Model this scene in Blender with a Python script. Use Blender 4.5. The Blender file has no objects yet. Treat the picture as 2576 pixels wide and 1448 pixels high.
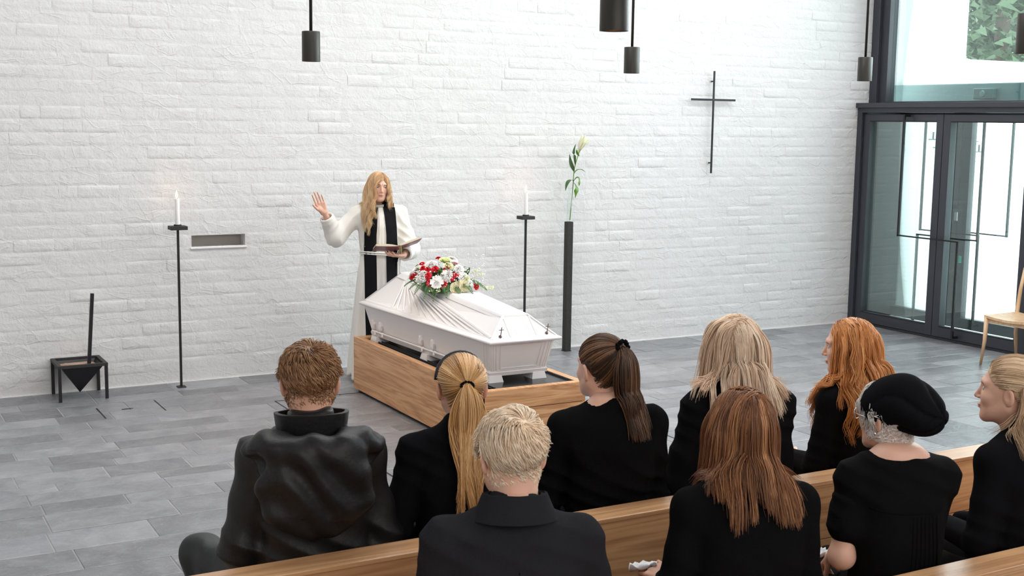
import bpy, bmesh, math, random
import numpy as np
from mathutils import Vector, Matrix, Quaternion
PI = math.pi
random.seed(7); rng = np.random.default_rng(7)
sc = bpy.context.scene
COL = sc.collection

# ---------------------------------------------------------------- camera
CAM = Vector((0.0, 0.0, 2.1))
cd = bpy.data.cameras.new('camera'); cam = bpy.data.objects.new('camera', cd); COL.objects.link(cam)
R = Matrix(((0.8742, 0.0536, -0.4826), (-0.4853, 0.1240, -0.8655), (0.0135, 0.9908, 0.1344)))
cam.matrix_world = Matrix.Translation(CAM) @ R.to_4x4()
cam['kind'] = 'helper'
cd.sensor_width = 36.0; cd.lens = 43.302; cd.clip_start = 0.05; cd.clip_end = 200
cd.dof.use_dof = True; cd.dof.focus_distance = 9.6; cd.dof.aperture_fstop = 15.0
sc.camera = cam
cy = sc.cycles; cy.max_bounces = 6; cy.diffuse_bounces = 4; cy.glossy_bounces = 3; cy.transmission_bounces = 4; cy.transparent_max_bounces = 10
cy.caustics_reflective = False; cy.caustics_refractive = False; cy.use_adaptive_sampling = True; cy.adaptive_threshold = 0.04
# ---------------------------------------------------------------- world, lights, exposure
w = bpy.data.worlds.new('overcast_sky'); sc.world = w; w.use_nodes = True
bg = w.node_tree.nodes['Background']; bg.inputs[0].default_value = (0.90, 0.97, 1.0, 1); bg.inputs[1].default_value = 6.0
def area(name, loc, rot, sx, sy, power, col):
    l = bpy.data.lights.new(name, 'AREA'); l.shape = 'RECTANGLE'; l.size = sx; l.size_y = sy
    l.energy = power; l.color = col
    o = bpy.data.objects.new(name, l); COL.objects.link(o); o.location = loc; o.rotation_euler = rot
    return o
area('skylight_front', (4.4, 6.6, 6.2), (math.radians(-8), 0, 0), 8.0, 2.6, 300, (1.0, 0.985, 0.97))
area('clerestory_light', (9.35, 4.6, 4.2), (0, math.radians(68), 0), 3.0, 7.0, 245, (0.90, 0.96, 1.0))
area('rear_fill_light', (2.0, -2.6, 3.9), (math.radians(68), 0, 0), 7.0, 2.6, 175, (1.0, 0.94, 0.90))  # warm fill added out of view behind the camera, not an actual window
vs = sc.view_settings
vs.view_transform = 'Standard'; vs.look = 'None'; vs.exposure = 0.10; vs.gamma = 1.0; vs.use_curve_mapping = False

# ---------------------------------------------------------------- materials
def newmat(name):
    m = bpy.data.materials.new(name); m.use_nodes = True
    return m, m.node_tree.nodes, m.node_tree.links, m.node_tree.nodes['Principled BSDF']
def rgb(c): return (c[0], c[1], c[2], 1.0)
def mat(name, col, rough=0.5, metal=0.0, spec=0.5, bump=None, bscale=40, emit=None, estr=0, trans=0, sheen=0, sss=0, var=0.0, coat=0):
    m, N, L, b = newmat(name)
    b.inputs['Base Color'].default_value = rgb(col); b.inputs['Roughness'].default_value = rough
    b.inputs['Metallic'].default_value = metal; b.inputs['Specular IOR Level'].default_value = spec
    if emit: b.inputs['Emission Color'].default_value = rgb(emit); b.inputs['Emission Strength'].default_value = estr
    if trans: b.inputs['Transmission Weight'].default_value = trans
    if sheen: b.inputs['Sheen Weight'].default_value = sheen; b.inputs['Sheen Roughness'].default_value = 0.4
    if coat: b.inputs['Coat Weight'].default_value = coat
    if sss:
        b.inputs['Subsurface Weight'].default_value = sss
        b.inputs['Subsurface Radius'].default_value = (0.02, 0.008, 0.004); b.inputs['Subsurface Scale'].default_value = 0.4
    if bump or var:
        tc = N.new('ShaderNodeTexCoord'); nz = N.new('ShaderNodeTexNoise')
        nz.inputs['Scale'].default_value = bscale; nz.inputs['Detail'].default_value = 4
        L.new(tc.outputs['Object'], nz.inputs['Vector'])
        if bump:
            bp = N.new('ShaderNodeBump'); bp.inputs['Strength'].default_value = 1.0; bp.inputs['Distance'].default_value = bump
            L.new(nz.outputs['Fac'], bp.inputs['Height']); L.new(bp.outputs['Normal'], b.inputs['Normal'])
        if var:
            mx = N.new('ShaderNodeMix'); mx.data_type = 'RGBA'
            mx.inputs[6].default_value = rgb([c * (1 - var) for c in col]); mx.inputs[7].default_value = rgb([min(1, c * (1 + var)) for c in col])
            L.new(nz.outputs['Fac'], mx.inputs[0]); L.new(mx.outputs[2], b.inputs['Base Color'])
    return m
def ramp(N, L, src, stops):
    r = N.new('ShaderNodeValToRGB'); L.new(src, r.inputs[0]); e = r.color_ramp.elements
    e[0].position, e[0].color = stops[0][0], rgb(stops[0][1]); e[1].position, e[1].color = stops[-1][0], rgb(stops[-1][1])
    for p, c in stops[1:-1]:
        k = e.new(p); k.color = rgb(c)
    return r
def wood(name, cols, axis=0, rough=0.35, scale=1.0, glossy=0.5, off=0.0):
    m, N, L, b = newmat(name)
    tc = N.new('ShaderNodeTexCoord'); mp = N.new('ShaderNodeMapping')
    s = [22 * scale] * 3; s[axis] = 1.3 * scale; mp.inputs['Scale'].default_value = s; mp.inputs['Location'].default_value = (off, off * .7, off * 1.3)
    L.new(tc.outputs['Object'], mp.inputs['Vector'])
    n1 = N.new('ShaderNodeTexNoise'); n1.inputs['Scale'].default_value = 0.45; n1.inputs['Detail'].default_value = 3; n1.inputs['Distortion'].default_value = 1.6
    n2 = N.new('ShaderNodeTexNoise'); n2.inputs['Scale'].default_value = 5.5; n2.inputs['Detail'].default_value = 5; n2.inputs['Roughness'].default_value = .65
    L.new(mp.outputs[0], n1.inputs['Vector']); L.new(mp.outputs[0], n2.inputs['Vector'])
    mul = N.new('ShaderNodeMath'); mul.operation = 'MULTIPLY'; mul.inputs[1].default_value = 9.0; L.new(n1.outputs['Fac'], mul.inputs[0])
    sn = N.new('ShaderNodeMath'); sn.operation = 'PINGPONG'; sn.inputs[1].default_value = 1.0; L.new(mul.outputs[0], sn.inputs[0])
    ad = N.new('ShaderNodeMix'); ad.inputs[0].default_value = 0.55; L.new(sn.outputs[0], ad.inputs[2]); L.new(n2.outputs['Fac'], ad.inputs[3])
    r = ramp(N, L, ad.outputs[0], [(0.22, cols[0]), (0.5, cols[1]), (0.8, cols[2])])
    L.new(r.outputs[0], b.inputs['Base Color'])
    b.inputs['Roughness'].default_value = rough; b.inputs['Specular IOR Level'].default_value = glossy
    bp = N.new('ShaderNodeBump'); bp.inputs['Distance'].default_value = 0.0006; L.new(n2.outputs['Fac'], bp.inputs['Height']); L.new(bp.outputs['Normal'], b.inputs['Normal'])
    return m
def plaster(name, col=(0.735, 0.725, 0.72), amp=1.0):
    m, N, L, b = newmat(name)
    tc = N.new('ShaderNodeTexCoord')
    def noise(scale, det=4, dist=0.0, rough=.55, vec=None):
        n = N.new('ShaderNodeTexNoise'); n.inputs['Scale'].default_value = scale; n.inputs['Detail'].default_value = det
        n.inputs['Distortion'].default_value = dist; n.inputs['Roughness'].default_value = rough
        L.new(vec or tc.outputs['Object'], n.inputs['Vector']); return n
    warp = noise(2.3, 2)
    wv = N.new('ShaderNodeMix'); wv.data_type = 'VECTOR'; wv.inputs[0].default_value = 0.17
    L.new(tc.outputs['Object'], wv.inputs[4]); L.new(warp.outputs['Color'], wv.inputs[5])
    parts = []
    def patches(scale, rot, stretch, wgt, dist):     # flat trowelled patches at slightly different heights
        mp = N.new('ShaderNodeMapping'); mp.inputs['Rotation'].default_value = (0, rot, 0); mp.inputs['Scale'].default_value = (1, 1, stretch)
        L.new(wv.outputs[1], mp.inputs['Vector'])
        v = N.new('ShaderNodeTexVoronoi'); v.inputs['Scale'].default_value = scale; v.inputs['Randomness'].default_value = 1.0; L.new(mp.outputs[0], v.inputs['Vector'])
        sp = N.new('ShaderNodeSeparateColor'); L.new(v.outputs['Color'], sp.inputs[0])
        e = N.new('ShaderNodeTexVoronoi'); e.feature = 'DISTANCE_TO_EDGE'; e.inputs['Scale'].default_value = scale; L.new(mp.outputs[0], e.inputs['Vector'])
        mr = N.new('ShaderNodeMapRange'); mr.inputs[1].default_value = 0; mr.inputs[2].default_value = .035; mr.inputs[3].default_value = 1; mr.inputs[4].default_value = 0; L.new(e.outputs[0], mr.inputs[0])
        msk = noise(scale * .8, 2); m2 = N.new('ShaderNodeMapRange'); m2.inputs[1].default_value = .47; m2.inputs[2].default_value = .60; L.new(msk.outputs['Fac'], m2.inputs[0])
        rdg = N.new('ShaderNodeMath'); rdg.operation = 'MULTIPLY'; L.new(mr.outputs[0], rdg.inputs[0]); L.new(m2.outputs[0], rdg.inputs[1])
        for o, wg in ((sp.outputs[0], wgt), (rdg.outputs[0], dist)):
            mm = N.new('ShaderNodeMath'); mm.operation = 'MULTIPLY'; mm.inputs[1].default_value = wg; L.new(o, mm.inputs[0]); parts.append(mm.outputs[0])
    patches(3.6, .75, 2.1, .24, .15); patches(5.5, -.6, 2.4, .18, .14)
    for scl, det, wgt, rg in ((4.0, 3, 1.2, .5), (15, 4, .80, .64), (62, 2, .18, .6)):
        n = noise(scl, det, .5, rg); mm = N.new('ShaderNodeMath'); mm.operation = 'MULTIPLY'; mm.inputs[1].default_value = wgt
        L.new(n.outputs['Fac'], mm.inputs[0]); parts.append(mm.outputs[0])
    acc = parts[0]
    for p in parts[1:]:
        a = N.new('ShaderNodeMath'); a.operation = 'ADD'; L.new(acc, a.inputs[0]); L.new(p, a.inputs[1]); acc = a.outputs[0]
    bp = N.new('ShaderNodeBump'); bp.inputs['Strength'].default_value = 1.0; bp.inputs['Distance'].default_value = 0.0085 * amp
    L.new(acc, bp.inputs['Height']); L.new(bp.outputs['Normal'], b.inputs['Normal'])
    cn = noise(1.4, 3)
    r = ramp(N, L, cn.outputs['Fac'], [(0.3, [c * .965 for c in col]), (0.7, col)]); L.new(r.outputs[0], b.inputs['Base Color'])
    b.inputs['Roughness'].default_value = 0.75; b.inputs['Specular IOR Level'].default_value = 0.3
    return m
def slate(name):
    m, N, L, b = newmat(name)
    tc = N.new('ShaderNodeTexCoord'); at = N.new('ShaderNodeAttribute'); at.attribute_name = 'rnd'
    ofs = N.new('ShaderNodeVectorMath'); ofs.operation = 'SCALE'; L.new(at.outputs['Vector'], ofs.inputs[0]); ofs.inputs[3].default_value = 9.0
    ad = N.new('ShaderNodeVectorMath'); ad.operation = 'ADD'; L.new(tc.outputs['Object'], ad.inputs[0]); L.new(ofs.outputs[0], ad.inputs[1])
    def noise(sc_, det, dist=0, rough=.6):
        n = N.new('ShaderNodeTexNoise'); n.inputs['Scale'].default_value = sc_; n.inputs['Detail'].default_value = det; n.inputs['Distortion'].default_value = dist
        n.inputs['Roughness'].default_value = rough; L.new(ad.outputs[0], n.inputs['Vector']); return n
    n1 = noise(3.0, 4, 1.2); n2 = noise(22, 4, .4, .7); n3 = noise(6, 3, 2.4)
    base = ramp(N, L, n1.outputs['Fac'], [(0.25, (0.145, 0.147, 0.161)), (0.5, (0.212, 0.213, 0.230)), (0.75, (0.300, 0.299, 0.313))])
    tv = N.new('ShaderNodeMapRange'); tv.inputs[3].default_value = .74; tv.inputs[4].default_value = 1.22; L.new(at.outputs['Fac'], tv.inputs[0])
    vm = N.new('ShaderNodeVectorMath'); vm.operation = 'SCALE'; L.new(base.outputs[0], vm.inputs[0]); L.new(tv.outputs[0], vm.inputs[3])
    s = N.new('ShaderNodeMath'); s.operation = 'SUBTRACT'; L.new(n3.outputs['Fac'], s.inputs[0]); s.inputs[1].default_value = .5
    a = N.new('ShaderNodeMath'); a.operation = 'ABSOLUTE'; L.new(s.outputs[0], a.inputs[0])
    vein = N.new('ShaderNodeMapRange'); vein.inputs[1].default_value = 0; vein.inputs[2].default_value = .02; vein.inputs[3].default_value = .22; vein.inputs[4].default_value = 0; L.new(a.outputs[0], vein.inputs[0])
    mx = N.new('ShaderNodeMix'); mx.data_type = 'RGBA'; L.new(vein.outputs[0], mx.inputs[0]); L.new(vm.outputs[0], mx.inputs[6]); mx.inputs[7].default_value = (.42, .43, .45, 1)
    L.new(mx.outputs[2], b.inputs['Base Color'])
    rr = N.new('ShaderNodeMapRange'); rr.inputs[3].default_value = .24; rr.inputs[4].default_value = .50; L.new(n2.outputs['Fac'], rr.inputs[0]); L.new(rr.outputs[0], b.inputs['Roughness'])
    bp = N.new('ShaderNodeBump'); bp.inputs['Distance'].default_value = .0035; L.new(n2.outputs['Fac'], bp.inputs['Height'])
    bp2 = N.new('ShaderNodeBump'); bp2.inputs['Distance'].default_value = .006; L.new(n1.outputs['Fac'], bp2.inputs['Height']); L.new(bp.outputs[0], bp2.inputs['Normal']); L.new(bp2.outputs[0], b.inputs['Normal'])
    b.inputs['Specular IOR Level'].default_value = .85
    return m
def hairmat(name, dark, mid, light, rough=0.38):
    m, N, L, b = newmat(name)
    at = N.new('ShaderNodeAttribute'); at.attribute_name = 'tone'
    r = ramp(N, L, at.outputs['Fac'], [(0.0, dark), (0.5, mid), (1.0, light)]); L.new(r.outputs[0], b.inputs['Base Color'])
    b.inputs['Roughness'].default_value = rough; b.inputs['Specular IOR Level'].default_value = .45
    return m
def cloth(name, col, rough=.85, bump=.0006, bscale=350, sheen=0):
    m = mat(name, col, rough, bump=bump, bscale=bscale, spec=.12); m.node_tree.nodes['Principled BSDF'].inputs['IOR'].default_value = 1.2; return m
    return mat(name, col, rough, bump=bump, bscale=bscale, sheen=sheen, spec=.25)

M = {}
M['plaster'] = plaster('white_painted_brick'); M['plaster_out'] = plaster('white_outside_brick', (.90, .90, .90)); M['plaster_smooth'] = mat('white_plaster', (.78, .77, .765), .8, bump=.001, bscale=30)
M['slate'] = slate('grey_slate'); M['grout'] = mat('light_grout', (.36, .35, .34), .9, bump=.001, bscale=200)
M['steel'] = mat('black_steel', (.018, .018, .021), .42, metal=.3, bump=.0003, bscale=120)
M['frame'] = mat('charcoal_frame', (.040, .043, .055), .38, bump=.0001, bscale=300)
M['frame_dark'] = mat('dark_gasket', (.012, .012, .014), .6)
M['oak'] = wood('oak_long_y', ((.46, .215, .09), (.66, .34, .155), (.78, .46, .235)), 1, .34)
M['oak_x'] = wood('oak_long_x', ((.46, .215, .09), (.66, .34, .155), (.78, .46, .235)), 0, .34, off=3.1)
M['pew_wood'] = wood('pew_oak', ((.45, .23, .105), (.60, .33, .16), (.70, .42, .215)), 0, .30, .8, .6, 1.7)
M['birch'] = wood('birch', ((.62, .40, .23), (.72, .49, .30), (.78, .56, .36)), 2, .4, .7, .4, 5.2)
M['white_gloss'] = mat('white_lacquer', (.84, .80, .795), .32, bump=.0004, bscale=60)
M['white_lid'] = mat('white_lid_lacquer', (.86, .83, .83), .28)
M['black_gloss'] = mat('black_platform_top', (.010, .011, .012), .22)
M['brushed'] = mat('brushed_steel', (.45, .45, .46), .35, metal=1)
M['pin'] = mat('bronze_pin', (.20, .15, .13), .4, metal=.7)
M['wax'] = mat('white_wax', (.88, .87, .85), .45, sss=.2)
M['flame'] = mat('flame', (1, .6, .3), .5, emit=(1.0, .50, .22), estr=5)
M['bulb'] = mat('warm_bulb', (1, .5, .2), .5, emit=(1.0, .45, .16), estr=6)
M['lamp'] = mat('lamp_dark_bronze', (.030, .028, .022), .45, metal=.3, bump=.0002, bscale=400)
M['sand'] = mat('pink_sand', (.46, .30, .22), .95, bump=.004, bscale=90, var=.2)
M['rust'] = mat('worn_black_iron', (.035, .033, .032), .6, metal=.3, bump=.0006, bscale=60, var=.5)
M['glass'] = None
M['green_fabric'] = mat('teal_fabric', (.015, .13, .125), .9, bump=.003, bscale=300)
# glass: real panes with depth
def glassmat(name, tint, rough=0.0, refl=.8):
    m, N, L, b = newmat(name)
    N.remove(b); out = [n for n in N if n.type == 'OUTPUT_MATERIAL'][0]
    t = N.new('ShaderNodeBsdfTransparent'); t.inputs[0].default_value = rgb(tint)
    g = N.new('ShaderNodeBsdfGlossy'); g.inputs['Roughness'].default_value = rough; g.inputs[0].default_value = (.95, 1, .99, 1)
    fr = N.new('ShaderNodeFresnel'); fr.inputs[0].default_value = 1.45
    sc_ = N.new('ShaderNodeMath'); sc_.operation = 'MULTIPLY'; sc_.inputs[1].default_value = refl; L.new(fr.outputs[0], sc_.inputs[0])
    mx = N.new('ShaderNodeMixShader'); L.new(sc_.outputs[0], mx.inputs[0]); L.new(t.outputs[0], mx.inputs[1]); L.new(g.outputs[0], mx.inputs[2])
    L.new(mx.outputs[0], out.inputs[0]); return m
M['glass'] = glassmat('window_glass', (.93, .985, .975))
M['clear_glass'] = glassmat('clear_vase_glass', (.990, .995, .990), .02, .35)

# ---------------------------------------------------------------- mesh helpers
class MB:
    def __init__(s): s.v = []; s.f = []; s.mi = []
    def add(s, V, F, mi=0):
        o = len(s.v); s.v += [tuple(map(float, p)) for p in V]; s.f += [tuple(i + o for i in f) for f in F]; s.mi += [mi] * len(F); return s
    def box(s, x0, x1, y0, y1, z0, z1, b=0.0, mi=0):
        if b <= 0:
            V = [(x, y, z) for z in (z0, z1) for y in (y0, y1) for x in (x0, x1)]
            return s.add(V, [(0, 2, 3, 1), (4, 5, 7, 6), (0, 1, 5, 4), (2, 6, 7, 3), (0, 4, 6, 2), (1, 3, 7, 5)], mi)
        bm = bmesh.new(); bmesh.ops.create_cube(bm, size=1)
        for v in bm.verts: v.co = Vector(((x0 + x1) / 2 + v.co.x * (x1 - x0), (y0 + y1) / 2 + v.co.y * (y1 - y0), (z0 + z1) / 2 + v.co.z * (z1 - z0)))
        bmesh.ops.bevel(bm, geom=bm.edges[:], offset=b, segments=2, affect='EDGES', profile=.5)
        bm.verts.index_update(); s.add([v.co for v in bm.verts], [[v.index for v in f.verts] for f in bm.faces], mi); bm.free(); return s
    def prism(s, poly0, poly1, mi=0):      # two matching rings joined
        n = len(poly0); V = list(poly0) + list(poly1)
        return s.add(V, [tuple(range(n))[::-1], tuple(range(n, 2 * n))] + [(i, (i + 1) % n, n + (i + 1) % n, n + i) for i in range(n)], mi)
    def tube(s, pts, r, n=8, mi=0, caps=True):
        pts = [Vector(p) for p in pts]; rs = r if hasattr(r, '__len__') else [r] * len(pts)
        rings = []; up = None
        for i, p in enumerate(pts):
            d = (pts[min(i + 1, len(pts) - 1)] - pts[max(i - 1, 0)]).normalized()
            if up is None: up = d.orthogonal().normalized()
            up = (up - d * up.dot(d)).normalized(); q = d.cross(up)
            rings.append([p + (up * math.cos(a) + q * math.sin(a)) * rs[i] for a in [2 * PI * k / n for k in range(n)]])
        V = [p for rg in rings for p in rg]; F = []
        for i in range(len(pts) - 1):
            for k in range(n): F.append((i * n + k, i * n + (k + 1) % n, (i + 1) * n + (k + 1) % n, (i + 1) * n + k))
        if caps: F.append(tuple(range(n))[::-1]); F.append(tuple((len(pts) - 1) * n + k for k in range(n)))
        return s.add(V, F, mi)
    def lathe(s, prof, c=(0, 0, 0), n=24, mi=0):
        return s.tube_prof(prof, c, n, mi)
    def tube_prof(s, prof, c, n, mi):
        V = []; F = []
        for r, z in prof:
            for k in range(n): a = 2 * PI * k / n; V.append((c[0] + r * math.cos(a), c[1] + r * math.sin(a), c[2] + z))
        for i in range(len(prof) - 1):
            for k in range(n): F.append((i * n + k, i * n + (k + 1) % n, (i + 1) * n + (k + 1) % n, (i + 1) * n + k))
        if prof[0][0] > 1e-5: F.append(tuple(range(n))[::-1])
        if prof[-1][0] > 1e-5: F.append(tuple((len(prof) - 1) * n + k for k in range(n)))
        return s.add(V, F, mi)
    def build(s, name, m, parent=None, smooth=False, loc=None):
        me = bpy.data.meshes.new(name); me.from_pydata(s.v, [], s.f)
        for k in (m if isinstance(m, (list, tuple)) else [m]): me.materials.append(k)
        if len(me.materials) > 1: me.polygons.foreach_set('material_index', s.mi)
        if smooth: me.polygons.foreach_set('use_smooth', [True] * len(me.polygons))
        me.update(); return link(name, me, parent, loc)
def link(name, me, parent=None, loc=None):
    o = bpy.data.objects.new(name, me); COL.objects.link(o)
    if parent: o.parent = parent
    if loc: o.location = loc
    return o
def tag(o, label=None, cat=None, group=None, kind=None):
    if label: o['label'] = label
    if cat: o['category'] = cat
    if group: o['group'] = group
    if kind: o['kind'] = kind
    return o
def thing(name, label, cat, loc=(0, 0, 0), rz=0.0, group=None):
    o = bpy.data.objects.new(name, None); COL.objects.link(o); o.location = loc; o.rotation_euler = (0, 0, rz)
    o.empty_display_size = .1
    return tag(o, label, cat, group)
def copy_tree(o, parent=None):
    c = o.copy(); COL.objects.link(c)
    if parent: c.parent = parent; c.matrix_parent_inverse = o.matrix_parent_inverse
    for ch in list(o.children): copy_tree(ch, c)
    return c
def smooth_angle(o, deg=35):
    me = o.data; me.polygons.foreach_set('use_smooth', [True] * len(me.polygons))
    if hasattr(me, 'set_sharp_from_angle'): me.set_sharp_from_angle(angle=math.radians(deg))
    return o

# ================================================================ ROOM SHELL
WY = 9.70            # face of the brick wall
X0, X1 = -4.0, 9.9; Y0 = -3.2; CZ = 6.4
def structure(mb, name, m, parent=None): return tag(mb.build(name, m, parent), kind='structure')
# floor base + tiles
floor = structure(MB().box(X0, X1, Y0, WY + .02, -.12, -.003), 'floor', M['grout'])
structure(MB().box(X0 - .2, X1 + .2, Y0 - .2, WY + .3, CZ, CZ + .2), 'ceiling', M['plaster_smooth'])
structure(MB().box(X0 - .2, X0, Y0, WY, -.1, CZ), 'wall_left', M['plaster_smooth'])
structure(MB().box(X0, X1, Y0 - .2, Y0, -.1, CZ), 'wall_front', M['plaster_smooth'])
# right wall: solid camera-side of the glazed part, lintel above
wr = structure(MB().box(9.76, 9.96, Y0, 4.2, -.1, CZ).box(9.76, 9.96, 4.2, WY + .2, 5.6, CZ), 'wall_right', M['plaster_smooth'])
# back wall with the niche
NX0, NX1, NZ0, NZ1 = 2.503, 2.936, 1.071, 1.168
wb = MB()
wb.box(X0, NX0, WY, WY + .3, -.1, CZ).box(NX1, 9.74, WY, WY + .3, -.1, CZ)
wb.box(NX0, NX1, WY, WY + .3, -.1, NZ0).box(NX0, NX1, WY, WY + .3, NZ1, CZ).box(NX0, NX1, WY + .13, WY + .3, NZ0, NZ1)
wall = structure(wb, 'wall_back', M['plaster'])
structure(MB().box(NX0 - .012, NX1 + .012, WY - .013, WY + .128, NZ0 - .012, NZ0 + .002, .004), 'niche_sill', M['plaster_smooth'], wall)
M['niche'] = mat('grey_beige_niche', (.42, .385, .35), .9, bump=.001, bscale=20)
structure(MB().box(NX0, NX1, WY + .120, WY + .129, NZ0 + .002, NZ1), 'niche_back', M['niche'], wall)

def dist_cam(x, y, z): return math.sqrt((x - CAM.x) ** 2 + (y - CAM.y) ** 2 + (z - CAM.z) ** 2)
def pieces(items, name, parent, m, limit=300):
    """items: (key, verts, faces, rnd). The nearest 'limit' become objects, the rest one joined part."""
    items.sort(key=lambda t: t[0])
    def mk(v, f, rn, nm):
        me = bpy.data.meshes.new(nm); me.from_pydata(v, [], f); me.materials.append(m)
        at = me.attributes.new('rnd', 'FLOAT', 'FACE'); at.data.foreach_set('value', rn)
        me.polygons.foreach_set('use_smooth', [True] * len(f)); me.update(); return link(nm, me, parent)
    for k, v, f, rn in items[:limit]: mk(v, f, [rn] * len(f), name)
    V, F, RN = [], [], []
    for k, v, f, rn in items[limit:]:
        o = len(V); V += v; F += [tuple(i + o for i in q) for q in f]; RN += [rn] * len(f)
    if V: tag(mk(V, F, RN, 'further_' + name + 's'), kind='stuff')

# bricks: laid courses, each brick a low pillow proud of the slurried joints
def brick(x0, x1, z0, z1, y, rnd):
    nx = max(3, int((x1 - x0) / .055)); nz = 3
    xs = [x0, x0 + .018 + rnd.uniform(0, .020)] + [x0 + (x1 - x0) * k / nx for k in range(1, nx)] + [x1 - .018 - rnd.uniform(0, .020), x1]
    zs = [z0, z0 + .009 + rnd.uniform(0, .010)] + [z0 + (z1 - z0) * k / nz for k in range(1, nz)] + [z1 - .006 - rnd.uniform(0, .006), z1]
    p = rnd.choice((.0008, .0011, .0014, .0019, .0036)) * rnd.uniform(.6, 1.2); tx = rnd.uniform(-.0014, .0014); tz = rnd.uniform(-.0012, .0024)
    V, F = [], []
    for j, z in enumerate(zs):
        for i, x in enumerate(xs):
            edge = i in (0, len(xs) - 1) or j in (0, len(zs) - 1)
            u = (x - x0) / (x1 - x0) - .5; v = (z - z0) / (z1 - z0) - .5
            soft = i in (0, len(xs) - 1) and 0 < j < len(zs) - 1
            h = p * rnd.uniform(.25, .8) if soft else -.0004 if edge else max(.0004, p + tx * u * 2 - tz * v * 2 + rnd.uniform(-.0007, .0007))
            V.append((x + (0 if edge else rnd.uniform(-.002, .002)), y - h, z + (rnd.uniform(-.002, .002))))
    n = len(xs)
    for j in range(len(zs) - 1):
        for i in range(n - 1): F.append((j * n + i, j * n + i + 1, (j + 1) * n + i + 1, (j + 1) * n + i))
    return V, F
rb = random.Random(3); items = []
CH = .0985; zc = NZ0 - 11 * CH + .012
j = 0
while zc + j * CH < 3.75:
    z0 = zc + j * CH; z1 = z0 + CH - .004; x = .35 - rb.uniform(0, .3)
    while x < 9.70:
        L_ = rb.choice((.285, .285, .285, .30, .27, .135, .20)); x1 = min(x + L_, 9.72)
        hole = (z1 > NZ0 + .01 and z0 < NZ1 - .01 and x1 > NX0 and x < NX1)
        if hole:
            if x < NX0 - .06: x1b = NX0 - .004
            else: x = NX1 + .004; continue
            V, F = brick(x, x1b, z0, z1, WY, rb); items.append((dist_cam(x, WY, z0), V, F, rb.random())); x = NX1 + .012; continue
        if x1 - x > .05 and z0 > .0:
            V, F = brick(x, x1, z0, z1, WY, rb); items.append((dist_cam((x + x1) / 2, WY, z0), V, F, rb.random()))
        x = x1 + .003
    j += 1
pieces(items, 'brick', wall, M['plaster'])

# slate tiles: rows along x, random widths, bevelled edges
rt = random.Random(11); items = []
y = WY - .004; 
while y > 3.3:
    d = rt.choice((.15, .20, .25, .30, .22)); y0 = y - d + .0035; x = -.6 - rt.uniform(0, .6)
    while x < 9.56:
        L_ = rt.uniform(.32, .86); x1 = min(x + L_ - .006, 9.70); top = rt.uniform(-.0012, .0008)
        # skip what the camera cannot see (left of the frame)
        if x1 > (y - 6.6) * -.16 + -.2:
            jt = lambda: rt.uniform(-.0012, .0012)
            a = [(x + jt(), y0 + jt()), (x1 + jt(), y0 + jt()), (x1 + jt(), y + jt()), (x + jt(), y + jt())]
            b = .0035; inn = [(a[0][0] + b, a[0][1] + b), (a[1][0] - b, a[1][1] + b), (a[2][0] - b, a[2][1] - b), (a[3][0] + b, a[3][1] - b)]
            V = [(p[0], p[1], -.008) for p in a] + [(p[0], p[1], top - .0018) for p in a] + [(p[0], p[1], top) for p in inn]
            F = [(8, 9, 10, 11)] + [(i, (i + 1) % 4, 4 + (i + 1) % 4, 4 + i) for i in range(4)] + [(4 + i, 4 + (i + 1) % 4, 8 + (i + 1) % 4, 8 + i) for i in range(4)]
            items.append((dist_cam(max(x, .5), (y + y0) / 2, 0) + (0 if y > 4.3 else 9), V, F, rt.random()))
        x = x1 + .006
    y = y0 - .0035
pieces(items, 'slate_tile', floor, M['slate'])
for o in [c for c in floor.children if 'tile' in c.name]:
    o.data.polygons.foreach_set('use_smooth', [False] * len(o.data.polygons))
# coarse slate beyond the frame
structure(MB().box(X0, X1, Y0, 3.3, -.02, 0), 'floor_rear', M['slate'], floor)
# dark gap of the lifting platform set in the floor, hatch near the wall
g = MB(); w_ = .005
g.box(2.85, 4.9, 8.725 - w_, 8.725 + w_, -.004, .0016).box(2.85 - w_, 2.85 + w_, 5.2, 8.73, -.004, .0016).box(4.9 - w_, 4.9 + w_, 5.2, 8.73, -.004, .0016).box(2.85, 4.9, 5.2 - w_, 5.2 + w_, -.004, .0016)
structure(g, 'trim_1', M['frame_dark'])
h = MB(); h.box(1.78, 1.86, 8.94, 8.955, -.004, .002); h.box(1.62, 1.63, 8.72, 9.06, -.004, .0015); h.box(2.05, 2.06, 8.78, 9.14, -.004, .0015)
structure(h, 'trim_2', M['frame_dark'])
# grout seam at the foot of the wall
structure(MB().box(.3, 9.58, WY - .012, WY + .01, -.005, .006), 'baseboard_back', M['plaster_smooth'])

# ================================================================ DOORS AND UPPER WINDOW
def bar_x(mb, x0, x1, y0, y1, z0, z1, b=.004): return mb.box(x0, x1, y0, y1, z0, z1, b)
DX = 9.58
def door(name, ya, yb, hinge_left):
    f = MB(); st = .085
    f.box(DX, DX + .09, ya, ya + st, .03, 2.22, .004).box(DX, DX + .09, yb - st, yb, .03, 2.22, .004)
    f.box(DX + .0008, DX + .0892, ya + st - .004, yb - st + .004, .0308, .135, .004).box(DX + .0008, DX + .0892, ya + st - .004, yb - st + .004, 2.15, 2.2192, .004)
    d = tag(f.build(name, M['frame']), kind='structure')
    MB().box(DX + .04, DX + .052, ya + st - .005, yb - st + .005, .13, 2.155).build('glass_pane', M['glass'], d)
    bd = MB()
    for (a, b_) in ((.131, .142), (2.142, 2.153)): bd.box(DX - .001, DX + .012, ya + st - .002, yb - st + .002, a, b_, .001)
    bd.build('glazing_bead', M['brushed'] if 0 else M['frame_dark'], d)
    return d
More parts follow.
